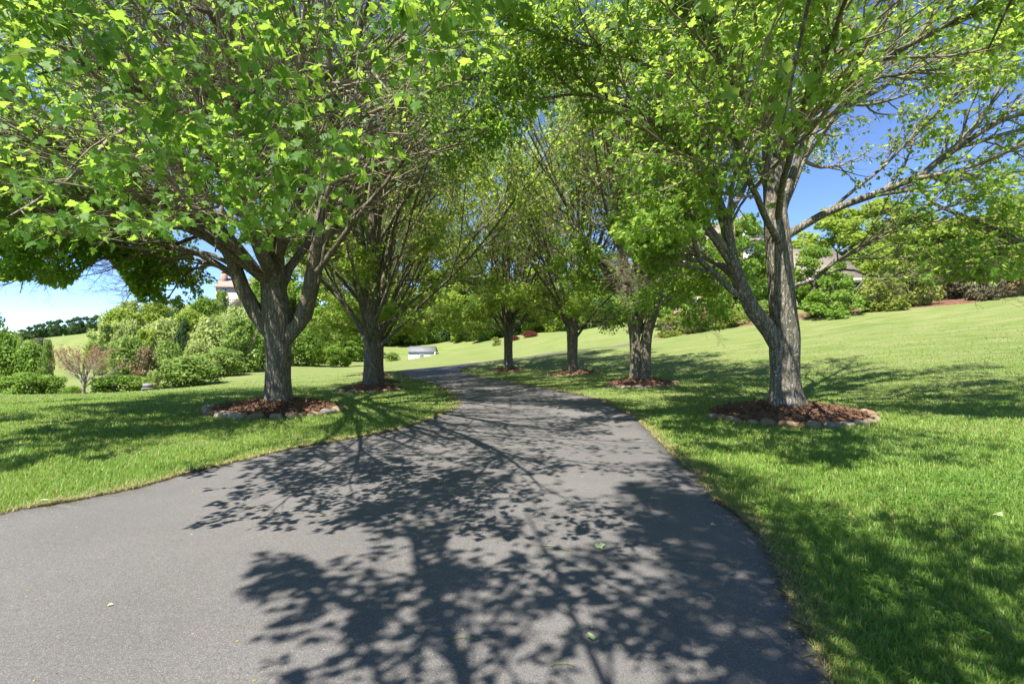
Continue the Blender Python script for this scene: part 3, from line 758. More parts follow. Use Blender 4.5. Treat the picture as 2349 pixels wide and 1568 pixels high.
# ---- a maple just behind and right of the camera: it shades the near drive and hangs into the top of the picture
bN = np.array([.5, -2.9, zt(.5, -2.9)])
rg = np.random.default_rng(5)
lmN = auto_limbs(rg, 17, 2.2, 5.0, 8.0, 10.0, R(35), R(68), .075, phase=.4)
SPRAY = [P(1765, 320, 2.7), P(2290, 180, 2.8), P(1490, 75, 2.7), P(2150, 30, 2.7), P(2010, -20, 2.9), P(1640, 20, 3.1), P(2330, 470, 3.0), P(1250, -30, 3.3)]
for q in SPRAY:
    a = np.array([0, 0, 3.4]); b = q - bN + np.array([0, 0, .06]); c = a * .45 + b * .55 + np.array([0, 0, 1.0])
    lmN.append([(*a, .05), (*(a * .6 + c * .4 + np.array([0, 0, .3])), .04), (*c, .028), (*(c * .4 + b * .6 + np.array([0, 0, .22])), .016), (*b, .005)])
def badN(q):
    w = q + bN
    near = np.zeros(w.shape[:-1], bool)
    for c in SPRAY: near |= np.linalg.norm(w - c, axis=-1) < .34
    return ~near & ((w[..., 1] > -.3) & (w[..., 2] < 2.5 + .60 * np.maximum(w[..., 1], 0))) | (w[..., 2] < 2.1) | (w[..., 1] > 3.9) | (w[..., 0] < -4.1) | (w[..., 0] > 2.9)
def keepN(p, rng): return ~badN(p) & (rng.random(len(p)) < np.interp(p[:, 0], [-2.6, -1.4, -.4, .6, 2.5], [.95, .6, .26, .13, .08]))
mN = grow_tree(37, [[(0, 0, -.1, .34), (0, 0, .8, .31), (.05, 0, 1.8, .31), (.05, .1, 3.2, .25), (0, .1, 5.5, .18), (0, 0, 9, .1), (0, 0, 11.5, .04)]], lmN, .10, LEAF_HI, keepN, (10, 8, 6, 8), (.45, .44, .42), (0, 0, 4), .5, cull=badN)
tree_N = place_tree('maple_tree', mN, bN, 'maple beside the camera whose leafy boughs hang into the top right', M['bark'], M['maple_yellow'])

# ---- second left maple, second right maple (two stems), and the farther ones
def mid_tree(seed, trunks, z0, z1, nlimb, l0, l1, lean0, lean1, r0, leaf, counts=(11, 9, 6, 6), zmin=2.0, flare=.5, phase=0., lobes=5, dens=.44, nlow=8):
    rg = np.random.default_rng(seed)
    lm = auto_limbs(rg, nlimb, z0, z1, l0, l1, lean0, lean1, r0, phase=phase)
    for k in range(nlow):                                   # short leafy lower branches round the fork
        a = phase + k * 2.39996; z = 1.5 + 2.2 * rg.random(); L = 1.6 + 2.2 * rg.random(); ln = R(48 + 34 * rg.random())
        h = np.array([math.cos(a), math.sin(a), 0]); p0 = np.array([0, 0, z])
        pts = [p0 + h * .05]
        for q in range(1, 5):
            l2 = ln + R(12) * (q - 2)
            pts.append(pts[-1] + (h * math.sin(l2) + np.array([0, 0, math.cos(l2)])) * L / 4 + rg.normal(0, .05, 3))
        lm.append([(*p, r) for p, r in zip(pts, (.04, .034, .027, .018, .006))])
    def keep(p, rng):
        rad = np.hypot(p[:, 0], p[:, 1])
        lowz = p[:, 2] < 4.6
        core = np.exp(-(rad / 3.2) ** 2) * .85 * (p[:, 2] < 9)
        return (p[:, 2] > zmin - .2) & (rng.random(len(p)) > core * np.where(lowz, .3, 1)) & (rng.random(len(p)) < np.where(lowz, .36, dens))
    return grow_tree(seed, trunks, lm, leaf, LEAF_MID, keep, counts, (.42, .42, .42), (0, 0, 4), flare, trunk_lobes=lobes)
bL2 = np.array([-4.70, 17.0, zt(-4.70, 17.0)])
mL2 = mid_tree(41, [[(0, 0, -.1, .235), (.02, 0, .7, .225), (0, 0, 1.6, .22), (.02, 0, 2.4, .21), (0, .05, 3.6, .18), (.05, 0, 5.2, .14), (0, 0, 8, .09), (0, 0, 11.5, .05)]], 1.3, 4.6, 22, 8.0, 11.0, R(8), R(44), .075, .115, (9, 9, 6, 6), 1.9, .35, .0)
place_tree('maple_tree', mL2, bL2, 'second maple along the left side of the drive, with many dark bare lower branches', M['bark'], M['maple_far'])
bR2 = np.array([4.24, 17.0, zt(4.24, 17.0)])
mR2 = mid_tree(53, [[(-.12, 0, -.1, .19), (-.13, 0, .8, .18), (-.17, 0, 1.6, .17), (-.30, 0, 2.4, .165), (-.5, 0, 3.6, .13), (-.8, 0, 6, .09), (-.9, 0, 10, .04)],
                    [(.13, -.05, -.1, .20), (.15, -.05, .8, .185), (.22, -.05, 1.6, .17), (.42, -.05, 2.4, .17), (.66, -.05, 3.6, .13), (.85, 0, 6, .11), (1.0, 0, 10, .04)]],
               1.9, 4.2, 22, 8.0, 11.0, R(6), R(36), .080, .115, (9, 9, 6, 6), 2.0, .45, 1.2)
place_tree('maple_tree', mR2, bR2, 'second maple along the right side, its thick trunk made of two joined stems', M['bark'], M['maple_yellow'])
bR3 = np.array([2.71, 23.0, zt(2.71, 23.0)])
mR3 = mid_tree(67, [[(0, 0, -.1, .24), (0, 0, .7, .225), (0, 0, 1.6, .235), (0, 0, 2.3, .24), (.05, 0, 3.6, .15), (0, 0, 6, .10), (0, 0, 11, .04)]], 1.6, 3.2, 21, 8.5, 11.5, R(5), R(34), .078, .12, (9, 9, 6, 6), 1.9, .4, .3)
place_tree('maple_tree', mR3, bR3, 'third maple along the right side, splitting into a tall vase of limbs', M['bark'], M['maple_far'])
def share(loc, label, rz, s, leaf='maple_far'):
    r = empty('maple_tree', loc, rz); r.scale = (s,) * 3; tag(r, label, 'tree')
    for nm, me in zip(('trunk', 'branches', 'crown'), mR3):
        c = bpy.data.objects.new(nm, me); COL.objects.link(c); c.parent = r
        if nm == 'crown':
            c.material_slots[0].link = 'OBJECT'; c.material_slots[0].material = M[leaf]
    return r
bR4 = np.array([-.20, 28.0, zt(-.20, 28.0)]); bL3 = np.array([-5.75, 22.0, zt(-5.75, 22.0)]); bL4 = np.array([-7.3, 27.5, zt(-7.3, 27.5)])
share(bR4, 'fourth and farthest maple on the right side, at the bend', 2.1, .98)
share(bL3, 'third maple on the left, half hidden behind the second left maple', 4.0, .95)
share(bL4, 'farthest maple on the left, only its root flare and crown showing behind the others', 5.3, .98)

# ------------------------------------------------------------------ mulch beds and stones
def mulch_bed(base, rx, ry, h, label, seed, chips):
    rng = np.random.default_rng(seed); V = []; F = []
    nr, ns = 16, 64
    for i in range(nr):
        f = i / (nr - 1); r = f
        for j in range(ns):
            a = j / ns * 2 * math.pi
            x = base[0] + rx * r * math.cos(a) * (1 + .05 * math.sin(3 * a + seed)); y = base[1] + ry * r * math.sin(a)
            z = zt(x, y) + h * (1 - f ** 1.5) + .02 + .035 * mnoise.noise(Vector((x * 6, y * 6, seed))) - (.05 if i == nr - 1 else 0)
            V.append((x - base[0], y - base[1], z - base[2]))
    for i in range(nr - 1):
        for j in range(ns):
            k = (j + 1) % ns
            F.append((i * ns + j, (i + 1) * ns + j, (i + 1) * ns + k, i * ns + k))
    V = np.array(V); F = np.array(F)
    # loose bark chips lying on the mound
    a = rng.random(chips) * 6.283; f = np.sqrt(rng.random(chips)) * .97
    x = base[0] + rx * f * np.cos(a); y = base[1] + ry * f * np.sin(a)
    pz = zts(x, y) + h * (1 - f ** 1.5) + .035 - base[2]
    pos = np.stack([x - base[0], y - base[1], pz + rng.random(chips) * .03], -1)
    d = unit(np.stack([rng.normal(0, 1, chips), rng.normal(0, 1, chips), rng.normal(0, .25, chips)], -1))
    T = (np.array([(0, -.16, 0), (1, -.12, .05), (1, .12, .05), (0, .16, 0), (.5, 0, .15)]), [np.array([[0, 1, 4], [1, 2, 4], [2, 3, 4], [3, 0, 4]])])
    Vc, Fc = leaves(rng, pos, d, .085, T, 1.0, .35)
    me = mesh_np('mulch_bed', np.concatenate([V, Vc]), [F, Fc[0] + len(V)], False)
    o = link('mulch_bed', me, M['mulch'], None, tuple(base)); tag(o, label, 'mulch bed')
    return o
stone_me = []
for s in range(6):
    bm = bmesh.new(); bmesh.ops.create_icosphere(bm, subdivisions=3, radius=1.0)
    for v in bm.verts:
        n = v.co.normalized()
        k = 1 + .28 * mnoise.noise(n * 1.1 + Vector((s * 9, 0, 0))) + .10 * mnoise.noise(n * 3 + Vector((0, s * 5, 0)))
        b = n * k; b.x = math.copysign(abs(b.x) ** .85, b.x); b.z = math.copysign(abs(b.z) ** .8, b.z)
        v.co = b
    me = bpy.data.meshes.new('stone'); bm.to_mesh(me); bm.free()
    for p in me.polygons: p.use_smooth = True
    stone_me.append(me)
ORD = ['first', 'second', 'third', 'fourth', 'fifth', 'sixth', 'seventh', 'eighth', 'ninth', 'tenth', 'eleventh', 'twelfth', 'thirteenth', 'fourteenth', 'fifteenth',
       'sixteenth', 'seventeenth', 'eighteenth', 'nineteenth', 'twentieth', 'twenty-first', 'twenty-second', 'twenty-third', 'twenty-fourth']
def stone_ring(base, rx, ry, n, size, where, group, seed, a0=178, a1=362):
    rng = random.Random(seed); cnt = 0
    for k in range(n):
        a = R(a0 + (a1 - a0) * (k + rng.uniform(.25, .75)) / n)
        x = base[0] + rx * math.cos(a); y = base[1] + ry * math.sin(a)
        sx = size * rng.uniform(.75, 1.35); sz = size * rng.uniform(.42, .68)
        me = stone_me[rng.randrange(6)]
        o = bpy.data.objects.new('stone', me); COL.objects.link(o)
        ci = rng.choice([0, 0, 1, 2, 3, 0])
        if not me.materials: me.materials.append(M['stone'][0])
        o.material_slots[0].link = 'OBJECT'; o.material_slots[0].material = M['stone'][ci]
        o.location = (x, y, zt(x, y) + sz * .3); o.scale = (sx, size * rng.uniform(.7, .95), sz)
        o.rotation_euler = (rng.uniform(-.15, .15), rng.uniform(-.15, .15), a + math.pi / 2 + rng.uniform(-.35, .35))
        tag(o, '%s fieldstone, %s from left on the rim around the %s' % (STONE_WORD[ci], ORD[cnt], where), 'stone', group)
        cnt += 1
for base, rx, ry, h, nm, n, size, chips, seed in [
        (bL, 1.42, 1.35, .23, 'nearest left maple', 12, .155, 2600, 1), (bR, 1.58, 1.45, .24, 'nearest right maple', 15, .14, 2800, 2),
        (bL2, 1.08, 1.05, .16, 'second left maple', 11, .11, 900, 3), (bR2, 1.12, 1.08, .18, 'second right maple', 11, .12, 900, 4),
        (bR3, 1.05, 1.0, .16, 'third right maple', 11, .10, 500, 5), (bR4, .88, .85, .13, 'farthest right maple', 0, .1, 350, 6),
        (bL3, 1.05, 1.0, .14, 'third left maple', 8, .10, 400, 7), (bL4, .9, .9, .13, 'farthest left maple', 0, .1, 250, 8)]:
    mulch_bed(base, rx, ry, h, 'dark red-brown bark mulch mound around the %s' % nm, seed, chips)
    if n: stone_ring(base, rx * 1.02, ry * 1.02, n, size, nm, 'stones edging the mulch bed of the %s' % nm, seed)
BEDS = [(b[0], b[1], r) for b, r in ((bL, 1.4), (bR, 1.5), (bL2, 1.05), (bR2, 1.1), (bR3, 1.0), (bR4, .85), (bL3, 1.0), (bL4, .85))]

# ------------------------------------------------------------------ shrubs and background trees (unit size, shared)
def lump_cloud(rng, lumps, n, shell=.55):
    """points spread through a set of ellipsoid lumps (x,y,z,rx,ry,rz)"""
    L = np.array(lumps); vol = (L[:, 3] * L[:, 4] * L[:, 5]) ** .67; vol /= vol.sum()
    k = rng.choice(len(L), n, p=vol)
    d = unit(rng.normal(0, 1, (n, 3))); rad = shell + (1 - shell) * rng.random((n, 1)) ** .7
    rad *= 1 + rng.normal(0, .09, (n, 1))
    return L[k, :3] + d * rad * L[k, 3:6], d
def shrub_mesh(seed, kind, n, leaf):
    rng = np.random.default_rng(seed); lumps = []
    if kind == 'round':
        for _ in range(26):
            a = rng.random() * 6.28; e = rng.random() ** .8 * 1.4; r = .30 + .08 * rng.random()
            lumps.append((r * math.cos(a) * math.cos(e) * 1.0, r * math.sin(a) * math.cos(e), .42 + .36 * math.sin(e) - .12 * rng.random(), *(.14 + .07 * rng.random(3))))
        lumps += [(.0, 0, .3, .33, .33, .28), (.2, .1, .2, .2, .25, .2), (-.2, -.1, .2, .2, .25, .2)]
    elif kind == 'flat':                   # clipped layered hedge plant
        for _ in range(30):
            a = rng.random() * 6.28; r = .40 * math.sqrt(rng.random())
            lumps.append((r * math.cos(a), r * math.sin(a), .72 + .12 * rng.random() - r * .35, .16, .16, .10))
        for _ in range(22):
            a = rng.random() * 6.28; r = .28 + .1 * rng.random()
            lumps.append((r * math.cos(a), r * math.sin(a), .12 + .4 * rng.random(), .13, .13, .16))
    elif kind == 'loose':
        for _ in range(40):
            a = rng.random() * 6.28; z = rng.random(); r = (.42 * math.sin(math.pi * (.12 + .8 * z)) + .04) * math.sqrt(rng.random())
            s = .07 + .07 * rng.random()
            lumps.append((r * math.cos(a), r * math.sin(a), .08 + .82 * z, s, s, s * 1.2))
    elif kind == 'cone':
        for _ in range(60):
            a = rng.random() * 6.28; z = rng.random() ** 1.2; r = .44 * (1 - z) ** .8 + .02
            lumps.append((r * math.cos(a), r * math.sin(a), .05 + .9 * z, .10, .10, .07))
        lumps += [(0, 0, .3, .25, .25, .3), (0, 0, .6, .12, .12, .3)]
    P_, d = lump_cloud(rng, lumps, n)
    P_[:, 2] = np.abs(P_[:, 2])
    dd = np.cross(d, rng.normal(0, 1, d.shape)) + .35 * d; dd[:, 2] += (.15 if kind == 'cone' else -.15)
    V, Fs = leaves(rng, P_, dd, leaf, LEAF_LO, .45, .5, d * .9)
    return mesh_np('foliage', V, Fs)
def stem_mesh(seed, n=9):
    rng = np.random.default_rng(seed)
    a = rng.random(n) * 6.28; lean = .1 + .35 * rng.random(n)
    t = np.linspace(0, 1, 5)
    Q = np.stack([np.stack([np.cos(a[i]) * lean[i] * t ** 1.2, np.sin(a[i]) * lean[i] * t ** 1.2, t * (.5 + .35 * rng.random())], -1) for i in range(n)])
    V, F = tubes(Q, np.linspace(.022, .006, 5)[None].repeat(n, 0), 5)
    return mesh_np('stems', V, [F], True)
SH = {k: [shrub_mesh(100 + i * 7 + j, k, n, lf) for j in range(2)] for i, (k, n, lf) in enumerate([('round', 4600, .056), ('flat', 5200, .052), ('loose', 3600, .056), ('cone', 6000, .046)])}
STEM = [stem_mesh(3), stem_mesh(4)]
for me in SH['round'] + SH['flat'] + SH['loose'] + SH['cone']: me.materials.append(M['shrub_mid'])
for me in STEM: me.materials.append(M['twig'])
_rs = random.Random(12)
def shrub(kind, u0, u1, v0, v1, Y, leaf, label, group=None, name='shrub', depth=1.0, cat='shrub', sink=.05):
    X = ((u0 + u1) / 2 - CX) / FX * Y; w = (u1 - u0) / FX * Y
    zb = zt(X, Y) - sink
    top = EYE + (CY - v0) / FX * Y
    h = max(top - zb, (v1 - v0) / FX * Y * .8)
    r = empty(name, (X, Y, zb), 0.); tag(r, label, cat, group)
    for me, nm in ((_rs.choice(SH[kind]), 'foliage'), (_rs.choice(STEM), 'stems')):
        c = bpy.data.objects.new(nm, me); COL.objects.link(c); c.parent = r
        c.scale = (w * 1.04, w * depth, h * 1.02); c.rotation_euler = (0, 0, _rs.choice([0, math.pi]) + _rs.uniform(-.3, .3))
        if nm == 'foliage':
            c.material_slots[0].link = 'OBJECT'; c.material_slots[0].material = M[leaf]
    return r

def wood_mesh(seed, n, leaf, slim=1.0, low=.12):
    rng = np.random.default_rng(seed); lumps = []
    for _ in range(46):
        a = rng.random() * 6.28; z = low + (1 - low - .06) * rng.random()
        r = slim * (.36 * math.sin(math.pi * min(1, max(.05, (z - low + .1) / (1.08 - low)))) ** .7) * math.sqrt(rng.random() * .8 + .2)
        s = .05 + .06 * rng.random()
        lumps.append((r * math.cos(a), r * math.sin(a), z, s * 1.15, s * 1.15, s * .85))
    P_, d = lump_cloud(rng, lumps, n, .35)
    dd = np.cross(d, rng.normal(0, 1, d.shape)) + .3 * d; dd[:, 2] -= .2
    V, Fs = leaves(rng, P_, dd, leaf, LEAF_LO, .45, .5, d * .9)
    crown = mesh_np('crown', V, Fs)
    W = Wood()
    K = resample([(0, 0, -.03, .021), (.005, 0, .2, .017), (-.01, 0, .5, .011), (0, 0, .9, .003)], 10)
    W.add(*tubes(K[None, :, :3], K[None, :, 3], 9))
    L_ = np.array(lumps); idx = rng.choice(len(L_), 22, replace=False); Q = []
    for i in idx:
        p = L_[i, :3]; z0 = max(.12, p[2] - .22)
        Q.append([(0, 0, z0), tuple(p * np.array([.4, .4, 1]) + np.array([0, 0, -.11])), tuple(p)])
    V, F = tubes(np.array(Q), np.array([.007, .005, .002])[None].repeat(len(Q), 0), 5); W.add(V, F)
    return W.mesh('trunk'), crown
WT = [wood_mesh(201, 9000, .038), wood_mesh(202, 9000, .038, 1.1, .05), wood_mesh(203, 8500, .038, .8, .06)]
for tm, cm in WT: tm.materials.append(M['bark']); cm.materials.append(M['wood_leaf'])
def wood_tree(u, vtop, Y, leaf, label, width=None, variant=None, group=None, base=None, name='woodland_tree', cat='tree'):
    X = (u - CX) / FX * Y; zb = (zt(X, Y) if base is None else base) - .15
    h = EYE + (CY - vtop) / FX * Y - zb
    r = empty(name, (X, Y, zb), _rs.uniform(0, 6.28)); tag(r, label, cat, group)
    w = h if width is None else width / FX * Y / .78
    tm, cm = WT[_rs.randrange(3) if variant is None else variant]
    for me, nm in ((tm, 'trunk'), (cm, 'crown')):
        c = bpy.data.objects.new(nm, me); COL.objects.link(c); c.parent = r; c.scale = (w, w, h)
        if nm == 'crown':
            c.material_slots[0].link = 'OBJECT'; c.material_slots[0].material = M[leaf]
    return r

# -- left: hedge, small red tree, flower bed
for k, (u0, u1, v0, Y) in enumerate([(-75, 20, 848, 31.5), (8, 102, 845, 31), (84, 148, 850, 31.5)]):
    shrub('flat', u0, u1, v0, 908, Y, 'shrub_bright', ['bright flat-topped hedge plant cut by the photo left edge', 'widest bright green flat-topped hedge plant, middle of the three at far left',
          'bright green flat-topped hedge plant at the right end of the far-left hedge'][k], 'flat-topped hedge plants at the far left', 'hedge_plant', .9, 'hedge', .4)
shrub('flat', 222, 334, 850, 908, 31, 'shrub_bright', 'separate flat-topped bright green shrub right of the bare reddish tree', None, 'hedge_plant', .9, 'hedge', .4)
def bare_tree():
    b = P(192, 908, 30.0); b[2] = zt(b[0], b[1]) - .1
    h = EYE + (CY - 797) / FX * 30 - b[2]
    rg = np.random.default_rng(8)
    lm = auto_limbs(rg, 11, .75, 1.3, 1.7, 2.1, R(18), R(60), .04, phase=1.)
    lm = [[(x, y, z, max(r, .012)) for x, y, z, r in K] for K in lm]
    ms = grow_tree(8, [[(0, 0, -.2, .10), (0, 0, .5, .085), (.02, 0, 1.0, .075), (0, 0, 1.6, .05), (0, 0, 2.4, .02)]], lm, .075, LEAF_LO,
                   lambda p, rng: (p[:, 2] > 1.5 + .3 * rng.random(len(p))) & (rng.random(len(p)) < np.clip((p[:, 2] - 1.2) * .35, 0.03, .5)), (8, 6, 4, 3), (.42, .45, .42), (0, 0, 1.2), .3, sides=16)
    zmax = 3.0
    r = place_tree('ornamental_tree', ms, b, 'small nearly bare ornamental tree with reddish buds between the hedge plants at left', M['twig_pale'], M['bud_red'], None, 0., h / zmax, 'tree', M['twig_pale'])
bare_tree()
shrub('round', 136, 192, 882, 904, 31.5, 'shrub_bright', 'low lime green ground shrub left of the bare reddish tree trunk', None, 'shrub', .8, 'shrub', .35)
shrub('round', 142, 228, 898, 909, 30.4, 'shrub_red', 'low dark red ground cover plant around the foot of the bare reddish tree', None, 'shrub', .5, 'shrub', .2)
o = bpy.data.objects.new('stone', stone_me[2]); COL.objects.link(o); o.material_slots[0].link = 'OBJECT'; o.material_slots[0].material = M['stone'][3]
q = P(232, 905, 30); o.location = (q[0], q[1], zt(q[0], q[1]) + .12); o.scale = (.22, .18, .16); tag(o, 'whitish rock beside the dark red ground cover at left', 'rock')
# -- little grey bench at the bed's edge
bq = P(337, 903, 30.5); bz = zt(bq[0], bq[1])
bench = empty('bench', (bq[0], bq[1], bz), R(20)); tag(bench, 'small weathered grey bench beside the flat-topped shrub at left', 'bench')
m = MB(); m.box(-.26, .26, -.16, .16, .30, .35); m.build('seat', M['grey_wood'], bench)
m = MB(); m.box(-.26, .26, .165, .2, .36, .62); m.build('backrest', M['grey_wood'], bench)
for sx in (-.21, .21):
    m = MB(); m.box(sx - .04, sx + .04, -.14, .14, -.1, .30); m.build('leg', M['grey_wood'], bench)

# -- left thicket on the slope
TH = [('loose', 0, 0, 0, 0, 0, '', '')]
for kind, u0, u1, v0, v1, Y, leaf, label in [
    ('round', 360, 512, 808, 890, 38, 'shrub_mid', 'big rounded dark green shrub lowest on the left slope, beside the lawn'),
    ('loose', 300, 362, 800, 880, 36, 'shrub_pink', 'pinkish brown wispy shrub behind the small grey bench'),
    ('loose', 330, 372, 850, 897, 34, 'shrub_pale', 'small pale green sapling right of the flat-topped shrub'),
    ('round', 248, 345, 760, 880, 44, 'shrub_mid', 'tall mid-green bush behind the flat-topped shrub and bare tree'),
    ('loose', 205, 300, 735, 850, 52, 'shrub_pale', 'pale yellow-green bush at the left edge of the slope thicket'),
    ('round', 225, 330, 695, 800, 66, 'wood_bright', 'bright bushy tree on the upper left of the slope thicket'),
    ('round', 330, 440, 720, 830, 56, 'shrub_pale', 'pale green bush in the middle of the slope thicket'),
    ('cone', 392, 450, 735, 850, 50, 'shrub_dark', 'dark narrow evergreen in the middle of the slope thicket'),
    ('round', 430, 540, 712, 860, 50, 'shrub_pale', 'large pale grey-green bush left of the nearest left maple trunk'),
    ('loose', 500, 610, 730, 850, 48, 'shrub_mid', 'green bush directly behind the nearest left maple trunk'),
    ('round', 455, 560, 790, 862, 44, 'shrub_mid', 'low spreading green bush left of the maple trunk, at the lawn edge'),
    ('round', 320, 400, 682, 745, 90, 'wood_bright', 'yellow-green bush near the skyline, left of the dark evergreen'),
    ('cone', 383, 436, 680, 740, 88, 'shrub_dark', 'small dark evergreen near the skyline left of the hilltop house'),
    ('round', 432, 505, 672, 745, 92, 'wood_leaf', 'green bush on the skyline just left of the hilltop house'),
    ('loose', 486, 528, 668, 722, 104, 'wood_leaf', 'loose green bush in front of the hilltop house wall at its left corner'),
    ('round', 545, 630, 700, 780, 84, 'shrub_pale', 'pale bush just below the hilltop house on the right'),
    ('round', 470, 545, 724, 790, 78, 'wood_bright', 'bright green bush in front of the hilltop house'),
    ('loose', 262, 330, 690, 740, 80, 'shrub_pale', 'whitish flowering bush on the skyline at the top of the thicket'),
    ('round', 664, 748, 738, 836, 60, 'wood_leaf', 'dark green bush between the nearest left maple and the small lone tree'),
    ('round', 600, 680, 745, 835, 58, 'shrub_mid', 'green bush hidden behind the nearest left maple trunk on its right'),
    ('round', 882, 918, 805, 833, 80, 'shrub_mid', 'round shrub on the far lawn left of the white shed'),
    ('round', -40, 60, 742, 850, 38, 'shrub_bright', 'leafy bright green tree behind the far-left hedge, cut by the photo edge'),
    ('round', 30, 112, 770, 850, 38, 'shrub_bright', 'leafy bright green bush behind the right part of the far-left hedge'),
    ('loose', 90, 124, 782, 852, 37, 'shrub_mid', 'narrow green shrub at the right end behind the far-left hedge'),
    ('loose', -70, 12, 712, 850, 42, 'shrub_mid', 'tallest tree at the far left edge of the photo'),
    ('round', 190, 262, 770, 850, 56, 'shrub_bright', 'yellow-green bush behind the bare reddish tree'),
    ('round', 262, 330, 722, 800, 60, 'shrub_pale', 'pale bush half way up the slope thicket, left part'),
    ('loose', 300, 372, 752, 850, 50, 'wood_bright', 'bright leafy bush left of the dark narrow evergreen'),
    ('round', 346, 420, 770, 862, 44, 'shrub_mid', 'mid-green bush just above the big rounded shrub by the lawn'),
    ('round', 420, 480, 775, 860, 47, 'shrub_pale', 'pale grey-green bush just right of the dark narrow evergreen'),
    ('round', 500, 580, 690, 790, 60, 'shrub_pale', 'tall pale bush between the hilltop house and the maple trunk'),
    ('round', 395, 470, 700, 770, 70, 'wood_bright', 'bright bush high on the slope below the dark skyline evergreen'),
    ('round', 560, 640, 760, 842, 52, 'shrub_bright', 'bright green bush partly behind the nearest left maple trunk'),
    ('round', 700, 770, 760, 835, 66, 'wood_bright', 'bright green bush left of the small lone tree'),
    ('round', 750, 850, 740, 830, 74, 'wood_leaf', 'green bush behind the small lone tree'),
    ('round', 66, 112, 777, 803, 105, 'shrub_grey', 'grey leafless bush on the far hill meadow'),
]:
    shrub(kind, u0, u1, v0, v1, Y, leaf, label, None, 'shrub', 1.0, 'shrub', .25)
# lone small tree on the lawn
wood_tree(784, 768, 60, 'wood_leaf', 'small lone tree with a thin trunk on the lawn right of the nearest left maple', 76, 0, None, None, 'small_tree')
# far ridge trees
for k in range(13):
    u = 52 + k * 14.5 + _rs.uniform(-4, 4)
    wood_tree(u, np.interp(u, [40, 90, 230], [756, 738, 722]) + _rs.uniform(-3, 3), 150 + _rs.uniform(-8, 8), 'wood_dark', 'dark tree on the ridge beyond the hill meadow, %s from left' % ORD[k], 26, 1, 'trees on the far left ridge')
for k in range(10):
    u = -30 + k * 12
    wood_tree(u, 762 + _rs.uniform(-6, 6), 190, 'wood_dark', 'distant tree low on the far left skyline, %s from the left' % ORD[k], 24, 1, 'distant trees on the far left skyline')

# -- forest behind the far lawn
forest = [(640, 600, 92, 'wood_leaf', 110), (700, 560, 96, 'wood_bright', 120), (760, 610, 84, 'wood_leaf', 110), (815, 570, 100, 'wood_leaf', 120), (870, 590, 108, 'wood_dark', 120),
          (905, 640, 102, 'wood_bright', 100), (945, 560, 112, 'wood_leaf', 120), (985, 610, 104, 'wood_bright', 100), (1030, 540, 108, 'wood_leaf', 120), (1060, 640, 94, 'wood_bright', 80),
          (1090, 560, 98, 'wood_leaf', 110), (1120, 630, 88, 'wood_leaf', 80), (1150, 540, 92, 'wood_dark', 110), (1200, 560, 88, 'wood_leaf', 110), (1240, 600, 84, 'wood_bright', 100),
          (1290, 560, 84, 'wood_leaf', 110), (1330, 610, 78, 'wood_leaf', 90), (1370, 580, 80, 'wood_bright', 100), (1420, 610, 76, 'wood_leaf', 100), (1475, 590, 74, 'wood_leaf', 100), (1525, 600, 72, 'wood_bright', 90)]
for k, (u, vt, Y, lf, w) in enumerate(forest):
    wood_tree(u, vt, Y, lf, '%s woodland tree, %s from left behind the far lawn' % ({'wood_leaf': 'green', 'wood_bright': 'bright yellow-green', 'wood_dark': 'dark green'}[lf], ORD[k]), w * 1.25, 1, 'trees of the wood edge behind the far lawn')
under = [(690, 790, 98), (740, 780, 100), (835, 775, 98), (880, 770, 104), (930, 755, 104), (960, 745, 103), (995, 740, 102), (1030, 735, 100), (1065, 730, 96), (1100, 722, 92), (1140, 722, 88), (1180, 720, 86), (1225, 715, 84), (1275, 712, 80), (1330, 705, 76), (1375, 700, 70)]
for k, (u, vt, Y) in enumerate(under):
    shrub('round', u - 38, u + 38, vt - 22, vt + 50, Y, ['wood_leaf', 'wood_bright', 'wood_leaf', 'wood_dark'][k % 4], '%s bush at the foot of the far wood, %s from the left' % (['green', 'bright green', 'green', 'dark green'][k % 4], ORD[k]), 'bushes at the foot of the far wood', 'shrub', 1.0, 'shrub', .3)
# little bed on the far lawn
shrub('round', 1196, 1234, 757, 776, 68, 'shrub_red', 'larger dark red rounded shrub on the far lawn right of the farthest maple', None, 'shrub', .8, 'shrub', .1)
shrub('round', 1168, 1192, 768, 782, 66, 'shrub_red', 'smaller dark red shrub just right of the farthest right maple trunk', None, 'shrub', .8, 'shrub', .1)
shrub('loose', 1124, 1150, 772, 792, 62, 'shrub_olive', 'small olive shrub just left of the farthest right maple trunk', None, 'shrub', .8, 'shrub', .1)

